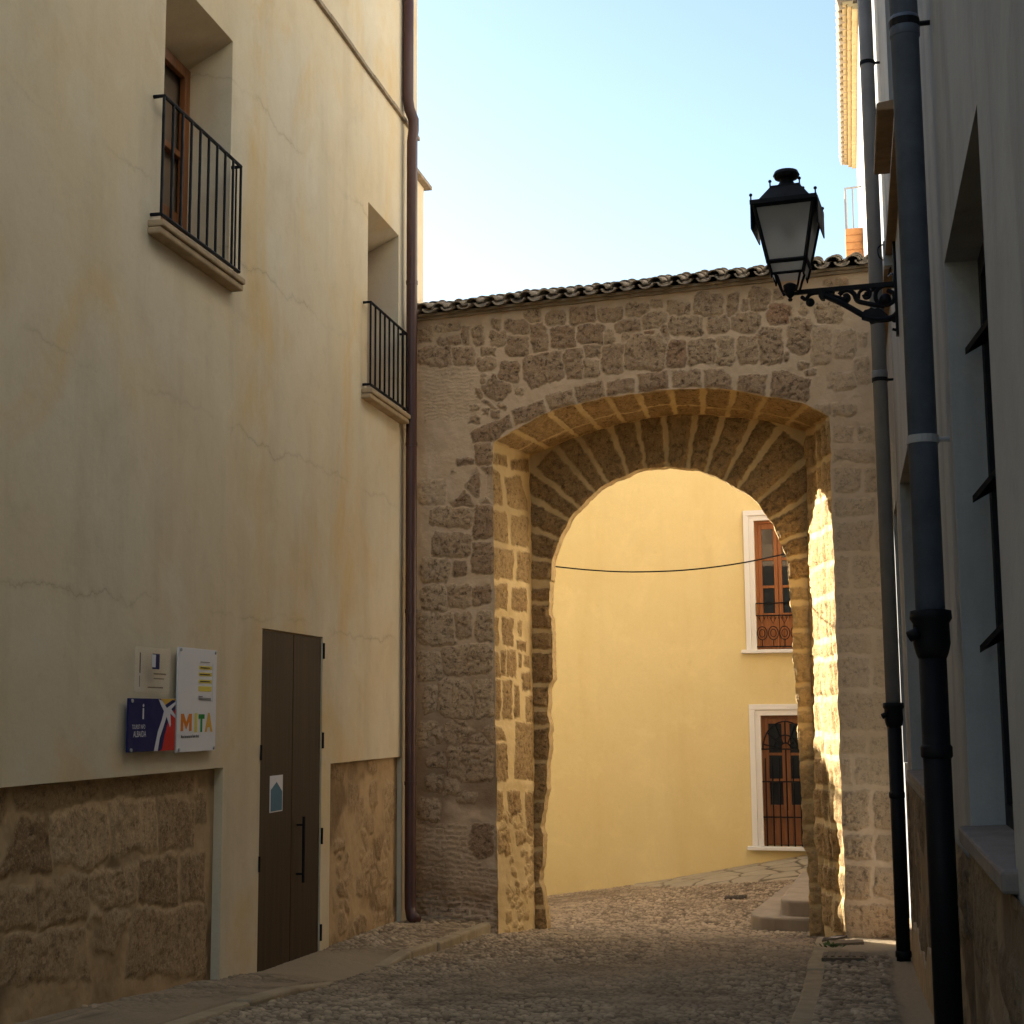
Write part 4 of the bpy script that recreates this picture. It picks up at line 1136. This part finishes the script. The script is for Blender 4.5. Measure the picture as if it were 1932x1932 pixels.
mb.tube([(x0_-.02, yl-.02, p1[2]+.04), (x0_-.05, yl-.02, p1[2]+.05)], .012, 6)
def curve(pts, r, n=26):
    P_ = smooth_curve([c6(*p) for p in pts], n); mb.tube(P_, r, 8)
curve([(1110,1095),(1180,1135),(1300,1190),(1450,1275),(1500,1300)], .024)
curve([(1450,1290),(1560,1310),(1680,1295),(1740,1225),(1755,1150),(1735,1080),(1680,1048),(1610,1050),(1560,1085),(1548,1140),(1575,1185),(1640,1198),(1690,1165),(1690,1110),(1640,1085)], [.026]*20+[.018]*20, 40)
curve([(1160,1105),(1240,1130),(1330,1160)], .014); curve([(1160,1100),(1210,1115),(1225,1098),(1200,1092)], .012)
curve([(1268,1120),(1300,1090),(1345,1085),(1385,1115),(1410,1165),(1480,1185),(1560,1200),(1620,1205)], .020, 30)
curve([(1418,1150),(1425,1100),(1465,1075),(1505,1095),(1500,1135),(1470,1145),(1455,1120)], .014, 26)
curve([(1300,1130),(1330,1120),(1345,1150),(1320,1175),(1295,1155)], .016)
curve([(985,1140),(1010,1155),(1040,1120),(1090,1105),(1150,1108)], .016)
curve([(1690,1280),(1690,1320),(1725,1310),(1728,1295)], .014); curve([(1690,1050),(1715,1075),(1740,1062),(1738,1045)], .012)
curve([(1545,1075),(1530,1060),(1530,1095)], .014)
def ball(mb, c, r): 
    mb.lathe(c, [(.001, -r)] + [(r*math.cos(R_(t_)), r*math.sin(R_(t_))) for t_ in range(-70, 71, 20)] + [(.001, r)], 12)
for (x, y, r) in ((1045,1178,.036),(985,1140,.018),(1625,1155,.048),(1318,1150,.026),(1480,1112,.02)): ball(mb, c6(x, y), r)
mb.prism([c6(*p)-e2*.02 for p in [(1445,1265),(1470,1240),(1500,1232),(1520,1220),(1545,1232),(1570,1222),(1600,1236),(1640,1270),(1630,1325),(1560,1330),(1510,1345),(1500,1325),(1450,1312)]], e2*.04)
mb.prism([c6(*p)-e2*.03 for p in [(1112,1080),(1155,1078),(1155,1160),(1128,1162),(1115,1140)]], e2*.06)
mb.build('bracket', M['iron'], lamp, False)
# lantern
yaw2 = R_(6); l1, l2 = e1, e2
e1 = np.array((math.cos(yaw2), -math.sin(yaw2), 0)); e2 = np.array((math.sin(yaw2), math.cos(yaw2), 0))
Lc = c6(888, 1075)
def lq(x, y, z): return Lc + e1*x + e2*y + e3*z
zz_ = lambda v: LP(1487, v)[2]-Lc[2]
z_t, z_b, z_bb = zz_(398), zz_(500), zz_(517)
W0 = .5*(LP(1540, 390)-LP(1430, 405)).dot(e1); W1 = .5*(LP(1527, 500)-LP(1463, 510)).dot(e1); W2 = W1*.93
mb = MB()
def sq(w, z): return [lq(-w, -w, z), lq(w, -w, z), lq(w, w, z), lq(-w, w, z)]
T0, T1, T2 = sq(W0, z_t), sq(W1+.012, z_b), sq(W2, z_bb-.02)
for a_, b_ in zip(T0, T1): mb.tube([a_, b_], .017, 4)
for a_, b_ in zip(T1, T2): mb.tube([a_, b_], .015, 4)
for k in range(4):
    bar_r = .016
    mb.tube([T0[k], T0[(k+1) % 4]], .022, 4)
    if k != 2: mb.tube([T1[k], T1[(k+1) % 4]], .020, 4)
    if k == 0: mb.tube([T2[k], T2[(k+1) % 4]], .013, 4)
    mb.tube([T2[k], T2[k]-e3*.035], [.014, .006], 6)
    # curved carrying arms
    c_ = T2[k]; dirv = (Lc - c_); dirv[2] = 0
    pts = [c_ + e3*.05 + dirv*.1, c_ + dirv*.30 - e3*.03, c_ + dirv*.42 - e3*.09, c_+dirv*.62 - e3*.14, c_*0 + Lc + e3*.03 - dirv*.12]
    mb.tube(smooth_curve(pts, 14), .0105, 6)
mb.lathe(Lc, [(.014, -.10), (.02, -.085), (.012, -.075), (.035, -.05), (.05, -.01), (.055, .03), (.04, .04), (.02, .05)], 12)
mb.build('frame', M['iron'], lamp, False)
# hood
mb = MB()
def loft4(ws):
    vs = []
    for w, z in ws: vs += sq(w, z)
    fs = [(4*i+k, 4*i+(k+1) % 4, 4*i+4+(k+1) % 4, 4*i+4+k) for i in range(len(ws)-1) for k in range(4)]
    fs.append(tuple(range(4))[::-1]); fs.append(tuple(4*(len(ws)-1)+k for k in range(4))); mb.add(vs, fs)
loft4([(W0+.03, z_t+.0), (W0+.03, z_t+.035), (W0-.03, z_t+.05), (W0*.52, z_t+.17), (W0*.52, z_t+.185)])
mb.lathe(lq(0, 0, z_t+.175), [(W0*.42, 0), (W0*.22, .075), (W0*.22, .09), (W0*.40, .10), (W0*.46, .125), (W0*.40, .155), (W0*.2, .168), (.04, .172)], 20)
for k in range(4):
    for w, z in ((W0+.02, z_t+.035), (W0*.5, z_t+.18)):
        c_ = sq(w, z)[k]; mb.tube([c_, c_+e3*.035], .007, 6); ball(mb, c_+e3*.042, .014)
for sx in (-1, 1):                                        # side wind plates
    x = sx*(W0+.028)
    mb.obox(lq(x-.005, -W0*.95, z_t-.19), e1*.010, e2*W0*1.9, e3*.22)
mb.build('hood', M['iron'], lamp, False)
t = NT('frosted_glass'); t.p.inputs['Transmission Weight'].default_value = .55; t.done((.42, .40, .36), .6, .4, 0, t.bump(t.noise(120, 2), .3, .004)); M['frost'] = t.m; t.p.inputs['Base Color'].default_value = (.33, .315, .28, 1)
mb = MB()
def pane4(Ta, Tb, k, off=0): mb.add([Ta[k], Ta[(k+1) % 4], Tb[(k+1) % 4], Tb[k]], [(0,1,2,3)])
for k in range(4): pane4(T0, T1, k); pane4(T1, T2, k)
mb.build('lantern_glass', M['frost'], lamp)
mb = MB(); mb.lathe(lq(0, 0, z_t-.22), [(.02, -.02), (.05, .03), (.055, .08), (.03, .14), (.03, .22)], 12); mb.build('bulb', M['box'], lamp, True)
# supply box above the bracket
jb = LP(1692, 480); y = yl+.35
mb = MB(); zq0, zq1 = zat(503, y), zat(455, y)
mb.box(XR(y)-.085, XR(y)+.002, y-.05, y+.05, zq0, zq1)
jo = mb.build('junction_box', M['box'], None, loc=(XR(y), y, zq0), bevel=.008); tag(jo, 'small grey electrical box on the right wall above the lamp bracket', 'electrical box')
mb = MB(); mb.tube(smooth_curve([(XR(y)-.03, y, zq0), (XR(y)-.05, y-.02, zq0-.08), (XR(yl)-.03, yl+.05, zq0-.14), (XR(yl)-.02, yl+.02, zq0-.22)], 14), .008, 6)
mb.tube(smooth_curve([(XR(y)-.085, y-.04, zq1-.03), (XR(y)-.125, y-.05, zq1-.06), (XR(y)-.12, y-.05, zq0+.08), (XR(y)-.085, y-.04, zq0+.05)], 12), .006, 6)
mb.build('cable_loop', M['iron'], jo)

# ------------------------------------------------------------------ beyond the gateway
pY = np.array((-2.4, 22.5, 0)); ya_ = R_(4); nY = np.array((math.sin(ya_), math.cos(ya_), 0)); eY = np.array((math.cos(ya_), -math.sin(ya_), 0))
def Yw(u, v): return hit(u, v, pY, nY)
def yw(a, d, z): return pY + eY*a + nY*d + np.array((0, 0, z))
def ya2(p): return (np.array(p)-pY).dot(eY)
YB_ = empty('yellow_house', (-2.4, 24, 0), 'plain yellow rendered house with white framed windows, seen through the gateway', 'house')
def win_rect(u0, v0, v1, wm): 
    p, q = Yw(u0, v0), Yw(u0, v1); a = ya2(p); return a, a+wm, q[2], p[2]
u1r = win_rect(1422, 983, 1226, .66); u2r = win_rect(1435, 1350, 1596, .70)
EA, EB = -4.4, 2.62
mb = MB()
def toY(a, z, d): return yw(a, d, z)
HY = 6.95
wall_mesh(mb, lambda a, z, d: toY(a, z, d), EA, EB, -1.2, HY, [u1r + (.16,), u2r + (.16,)])
mb.add([yw(EA, 0, -1.2), yw(EA, 0, HY), yw(EA, 7, HY), yw(EA, 7, -1.2), yw(EB, 0, -1.2), yw(EB, 0, HY), yw(EB, 7, HY), yw(EB, 7, -1.2)], [(0,1,2,3), (4,7,6,5), (1,5,6,2), (3,2,6,7)])
mb.build('wall', M['yellow'], YB_)
mb = MB()
mb.add([yw(EA-.1, -.35, HY+.02), yw(EB, -.35, HY+.02), yw(EB, 3.4, HY+.7), yw(EA-.1, 3.4, HY+.7), yw(EA-.1, 7.2, HY+.02), yw(EB, 7.2, HY+.02)], [(0,1,2,3), (3,2,5,4), (0,4,5,1), (0,3,4)])
mb.build('roof', M['tile'], YB_)
for (r, fw, kind) in ((u1r, .155, 'up'), (u2r, .165, 'low')):
    a0, a1, z0, z1 = r
    mb = MB()
    def fb(A0_, A1_, Z0, Z1, D0, D1): mb.obox(yw(A0_, D0, Z0), eY*(A1_-A0_), nY*(D1-D0), np.array((0, 0, Z1-Z0)))
    for (i0, i1, dd) in ((0, fw*.5, -.03), (fw*.5, fw, -.055)):
        fb(a0-i1, a0-i0, z0, z1+i0, dd, .02); fb(a1+i0, a1+i1, z0, z1+i0, dd, .02); fb(a0-i1, a1+i1, z1+i0, z1+i1, dd-.001, .02)
    wn = mb.build('window', M['white'], YB_, bevel=.006)
    mb = MB(); fb(a0-fw-.07, a1+fw+.07, z0-.055, z0-.002, -.12, .1); mb.build('sill', M['white'], wn, bevel=.008)
    am = (a0+a1)/2
    mb = MB()
    st = .055
    fb(a0, a0+.04, z0, z1, .06, .14); fb(a1-.04, a1, z0, z1, .06, .14); fb(a0+.04, a1-.04, z1-.04, z1, .06, .14)
    for (b0, b1) in ((a0+.042, am-.004), (am+.004, a1-.042)):
        fb(b0, b0+st, z0+.01, z1-.042, .075, .125); fb(b1-st, b1, z0+.01, z1-.042, .075, .125)
        hz = z1-z0
        rails = [z1-.042-.06, z0+hz*.70, z0+hz*.485, z0+hz*.27] if kind == 'up' else [z1-.042-.06, z0+hz*.70, z0+hz*.50, z0+hz*.30]
        for i, zr_ in enumerate(rails):
            fb(b0+st, b1-st, zr_-.018, zr_+.022 if i else zr_+.06, .078, .122)
        fb(b0+st, b1-st, z0+.012, rails[3]-.019, .09, .12)
        fb(b0+st+.025, b1-st-.025, z0+.08, rails[3]-.06, .082, .0895)
    mb.build('casement', M['wood'] if kind == 'up' else M['wooddark'], wn, bevel=.004)
    mb = MB(); fb(a0+.04, a1-.04, z0+(z1-z0)*.27, z1-.05, .10, .105); mb.build('pane', M['glass'], wn)
    mb = MB()
    def T(pts, r=.0105): mb.tube([yw(a, -.005 if kind == 'low' else -.04, z) for a, z in pts], r, 5)
    if kind == 'up':
        zt = z0+(z1-z0)*.355; zm = z0+(z1-z0)*.26
        T([(a0, zt), (a1, zt)]); T([(a0, zm), (a1, zm)]); T([(a0, z0+.04), (a1, z0+.04)])
        k = 4; wv = (a1-a0)/k
        for i in range(k):
            c0 = a0+wv*(i+.5)
            T([(c0+wv*.45*math.cos(g), z0+.24+wv*.6*math.sin(g)) for g in np.linspace(0, 2*math.pi, 14)], .007)
            T([(c0+wv*.25*math.cos(g), z0+.24+wv*.35*math.sin(g)) for g in np.linspace(0, 2*math.pi, 12)], .006)
            T([(c0, z0+.04), (c0, z0+.14)], .007); T([(c0-wv*.3, zm-.02), (c0, zm-.12), (c0+wv*.3, zm-.02)], .006)
        for i in range(13): T([(a0+(a1-a0)*i/12, zm), (a0+(a1-a0)*i/12, zt if i % 12 == 0 else zm-.05)], .005)
    else:
        for i in range(7):
            a = a0+(a1-a0)*(i+.5)/7; T([(a, z0), (a, z1-.62 if i != 3 else z1-.5)])
        for fz in (.22, .49, .74): T([(a0, z0+(z1-z0)*fz), (a1, z0+(z1-z0)*fz)])
        for rr in (.08, .17, .33): T([(am+rr*math.cos(g), z1-.5+rr*1.25*math.sin(g)) for g in np.linspace(0, math.pi, 16)])
        for g in np.linspace(.2, math.pi-.2, 7): T([(am+.08*math.cos(g), z1-.5+.1*math.sin(g)), (am+.33*math.cos(g), z1-.5+.41*math.sin(g))])
    mb.build('grille', M['iron'], wn)
# unseen low blocks left of the yellow house, added to block the sun
WG = empty('low_sun_blocker', (-11, 24, 0), 'unseen low house shape added behind the gateway to block the low sun', 'house')
# stands out of the frame; it shades the foot of the gateway from the low sun
mb = MB(); LOWH = 5.0
mb.obox(yw(-11.07, 0, -1.2), eY*6.62, nY*6, np.array((0, 0, LOWH+1.2))); mb.obox(yw(-19, 0, -1.2), eY*7.92, nY*5, np.array((0, 0, 3.9+1.2))); mb.build('wall', M['cream'], WG)
mb = MB(); mb.add([yw(-11.15, -.3, LOWH+.01), yw(-4.45, -.3, LOWH+.01), yw(-4.45, 3, LOWH+.5), yw(-11.15, 3, LOWH+.5), yw(-11.15, 6.2, LOWH+.01), yw(-4.45, 6.2, LOWH+.01)], [(0,1,2,3), (3,2,5,4)]); mb.build('roof', M['tile'], WG)
TH_ = empty('tall_sun_blocker', (-10, 17.9, 0), 'unseen tall house shape added behind the left building to block the sun', 'house')  # added out of sight to keep sun off the upper right wall
mb = MB(); mb.box(-13, -7, 17.25, 18.7, -1, 12); mb.build('wall', M['cream'], TH_)
mb = MB(); mb.box(-13.2, -6.8, 17.23, 18.75, 12.01, 12.2); mb.build('roof', M['tile'], TH_)
# neighbour house just past the gateway on the left
NH = empty('neighbour_house', (-6, 16.8, 0), 'narrow slice of a cream house showing between the brown downpipe and the sky', 'house')
yq = 17.2; zq = HC + (1347-285)/F*yq
mb = MB(); mb.box(-13, -4.76, 15.8, yq, -.6, zq); mb.build('wall', M['cream'], NH)
mb = MB(); mb.box(-13.02, -4.68, 15.82, yq+.1, zq+.002, zq+.05); mb.build('coping', M['tile'], NH)
# stone steps
def blob(mb, poly, z0, z1):
    mb.prism([(x, y, z0) for x, y in poly], (0, 0, z1-z0))
ST = empty('stone_steps', (-.4, 17.5, 0), 'two worn pale stone steps with a rounded corner, behind the right pier of the gateway', 'steps')
mb = MB(); blob(mb, [(-.98, 17.45), (-.95, 17.2), (-.86, 17.07), (-.7, 17.0), (.6, 16.96), (.6, 20.3), (-.67, 20.3)], -.5, .075); mb.build('step', M['step'], ST, bevel=.025)
mb = MB(); blob(mb, [(-.64, 17.35), (-.62, 17.2), (-.54, 17.12), (.6, 17.08), (.6, 20.3), (-.47, 20.3)], .05, .245); mb.build('step', M['step'], ST, bevel=.025)
# crazy paving along the yellow house
def flag_mat():
    t = NT('flagstones'); n = t.noise(5, 6, .65)
    c = t.mix(t.rng(n, .3, .7), (.34, .285, .19), (.45, .375, .25))
    c = t.mix(t.rng(t.attr('tint'), 0, 1, 0, .35), c, (.25, .21, .15))
    c = t.mix(t.attr('mask'), (.13, .10, .06), c)
    return t.done(c, .85, .25, 0, t.bump(n, .3, .02))
ny, nx = 170, 190
ax_, by_ = np.meshgrid(np.linspace(0, 1, nx), np.linspace(0, 1, ny)); ax_, by_ = ax_.ravel(), by_.ravel()
x = -2.95 + 3.4*ax_; yfar = 22.5-(x+2.4)*math.tan(ya_)+.02; ynear = np.interp(x, [-2.95, -2.2, -1.0, .45], [22.1, 21.2, 20.6, 20.35])
y = ynear + (yfar-ynear)*by_
fa1, fa2, fid = cells(x+.06*(fbm(x*3, y*3, seed=4)-.5), y+.06*(fbm(x*3, y*3, seed=6)-.5), .48, .40, 71)
e = sstep(.02, .045, fa2-fa1)
z = street(x, y) + .022 + .012*e - .05*sstep(.14, 0, by_)
tag(link('path', np_mesh('path', np.stack([x, y, z], 1), quads(ny, nx), dict(mask=e, tint=fid)), flag_mat(), None, True), kind='structure')
# covers and drain grates
def gpoint(u, v, add=0):
    p = ray(u, v); t = 10.
    for _ in range(60):
        q = CAM+p*t; g = float(street(np.array([q[0]]), np.array([q[1]]))[0])+add
        t *= (HC-g)/(HC-q[2])
    return CAM+p*t
def cover(name, uv, mat, label, cat, add, slots=0):
    P_ = [gpoint(*q, add) for q in uv]
    c = np.mean(P_, 0); mb = MB()
    mb.prism([p-np.array((0, 0, .05)) for p in P_], (0, 0, .062))
    if slots:
        ex, ey = P_[1]-P_[0], P_[3]-P_[0]
        for i in range(slots):
            f_ = (i+.25)/slots; o_ = P_[0]+ex*f_+ey*.15+np.array((0, 0, .0125))
            mb.obox(o_, ex*.5/slots, ey*.7, np.array((0, 0, .008)))
    o = mb.build(name, mat, None, loc=tuple(c)); return tag(o, label, cat)
cover('utility_cover', [(1551,1777), (1598,1768), (1600,1764), (1553,1772)], M['grate'], 'small dark tilted metal cover nearest the pier foot on the right pavement', 'utility cover', .1)
cover('utility_cover', [(1562,1783), (1630,1780), (1628,1774), (1566,1777)], M['cover'], 'flat brown cover just in front of the dark tilted one, right pavement', 'utility cover', .103)
cover('utility_cover', [(1550,1810), (1632,1810), (1631,1798), (1554,1799)], M['cover'], 'widest tan cover on the right pavement, beside the weed', 'utility cover', .1, 6)
cover('drain_grate', [(1178,1673), (1216,1664), (1219,1661), (1184,1669)], M['grate'], 'slim dark drain grate at the foot of the yellow wall', 'drain grate', .01, 8)
cover('drain_grate', [(1366,1697), (1408,1695), (1410,1690), (1368,1692)], M['grate'], 'slim dark drain grate beside the stone steps', 'drain grate', .01, 8)
cover('utility_cover', [(1452,1779), (1518,1778), (1514,1772), (1454,1773)], M['step'], 'pale flush cover in the cobbles left of the right kerb', 'utility cover', .004)
cover('utility_cover', [(1035,1762), (1082,1766), (1086,1762), (1040,1758)], M['kerb'], 'pale oval cover in the cobbles by the left pier', 'utility cover', .004)
# weed
wp = gpoint(1568, 1789, .1)
mb = MB()
for k in range(46):
    a = random.uniform(0, 6.28); r = random.uniform(.01, .12); c = wp + np.array((r*math.cos(a)*1.1, r*math.sin(a)*.6, .01))
    d_ = np.array((math.cos(a), math.sin(a), random.uniform(.3, 1.2)))*random.uniform(.03, .055); s_ = np.array((-math.sin(a), math.cos(a), 0))*.010
    mb.add([c, c+d_*.5+s_, c+d_, c+d_*.5-s_], [(0,1,2,3)])
tag(mb.build('weed', M['leaf'], None, loc=tuple(wp)), 'tiny green weed growing between the covers on the right pavement', 'plant')
# cable across the opening
pts = [hit(u, v, (0, 17.4, 0), (0, 1, 0)) for u, v in ((1000, 1062), (1040, 1068), (1120, 1076), (1200, 1079), (1300, 1075), (1400, 1062), (1490, 1043), (1540, 1030))]
pts = [np.array((-4.8, 17.25, pts[0][2]+.12))] + pts + [np.array((XW(17.4), 17.4, pts[-1][2]+.15))]
mb = MB(); mb.tube(smooth_curve(pts, 50), .009, 6)
tag(mb.build('cable', M['iron'], None, loc=tuple(pts[0])), 'thin dark cable sagging across the arch in front of the yellow house', 'cable')

# ------------------------------------------------------------------ light
AZ, EL = R_(60), R_(13)          # sun beyond the gateway, to the left, low
SUN = 4.6; SKY = .085; EXPO = 2.2
sd = np.array((-math.sin(AZ)*math.cos(EL), math.cos(AZ)*math.cos(EL), math.sin(EL)))
w = bpy.data.worlds.new('World'); SC.world = w; w.use_nodes = True
nt = w.node_tree; bg = nt.nodes['Background']; sk = nt.nodes.new('ShaderNodeTexSky')
sk.sky_type = 'NISHITA'; sk.sun_disc = False; sk.sun_elevation = EL; sk.sun_rotation = -AZ
sk.air_density = 1.0; sk.dust_density = 1.1; sk.ozone_density = 1.0; sk.altitude = 300
nt.links.new(sk.outputs[0], bg.inputs[0]); bg.inputs[1].default_value = SKY
ld = bpy.data.lights.new('sun', 'SUN'); ld.energy = SUN; ld.angle = R_(.5); ld.color = (1, .925, .79)
lo = bpy.data.objects.new('sun', ld); COL.objects.link(lo)
lo.rotation_euler = Vector(sd).to_track_quat('Z', 'Y').to_euler(); lo.location = (-10, 20, 20)

# ------------------------------------------------------------------ camera
cd_ = bpy.data.cameras.new('camera'); co = bpy.data.objects.new('camera', cd_); COL.objects.link(co)
rx = w2(np.array((1., 0, 0))); uy = w2(np.array((0, -1., 0))); bz = w2(np.array((0, 0, -1.)))
co.matrix_world = Matrix(((rx[0], uy[0], bz[0], 0), (rx[1], uy[1], bz[1], 0), (rx[2], uy[2], bz[2], HC), (0, 0, 0, 1)))
cd_.sensor_width = 36; cd_.lens = 36*F/1932; cd_.clip_start = .05; cd_.clip_end = 3000
SC.camera = co
vs_ = SC.view_settings; vs_.view_transform = 'Standard'; vs_.look = 'None'; vs_.gamma = 1; vs_.exposure = EXPO
SC.render.engine = 'CYCLES'
cy = SC.cycles; cy.use_denoising = True; cy.max_bounces = 12; cy.diffuse_bounces = 7; cy.glossy_bounces = 4; cy.transmission_bounces = 6
cy.caustics_reflective = False; cy.caustics_refractive = False; cy.sample_clamp_indirect = 8
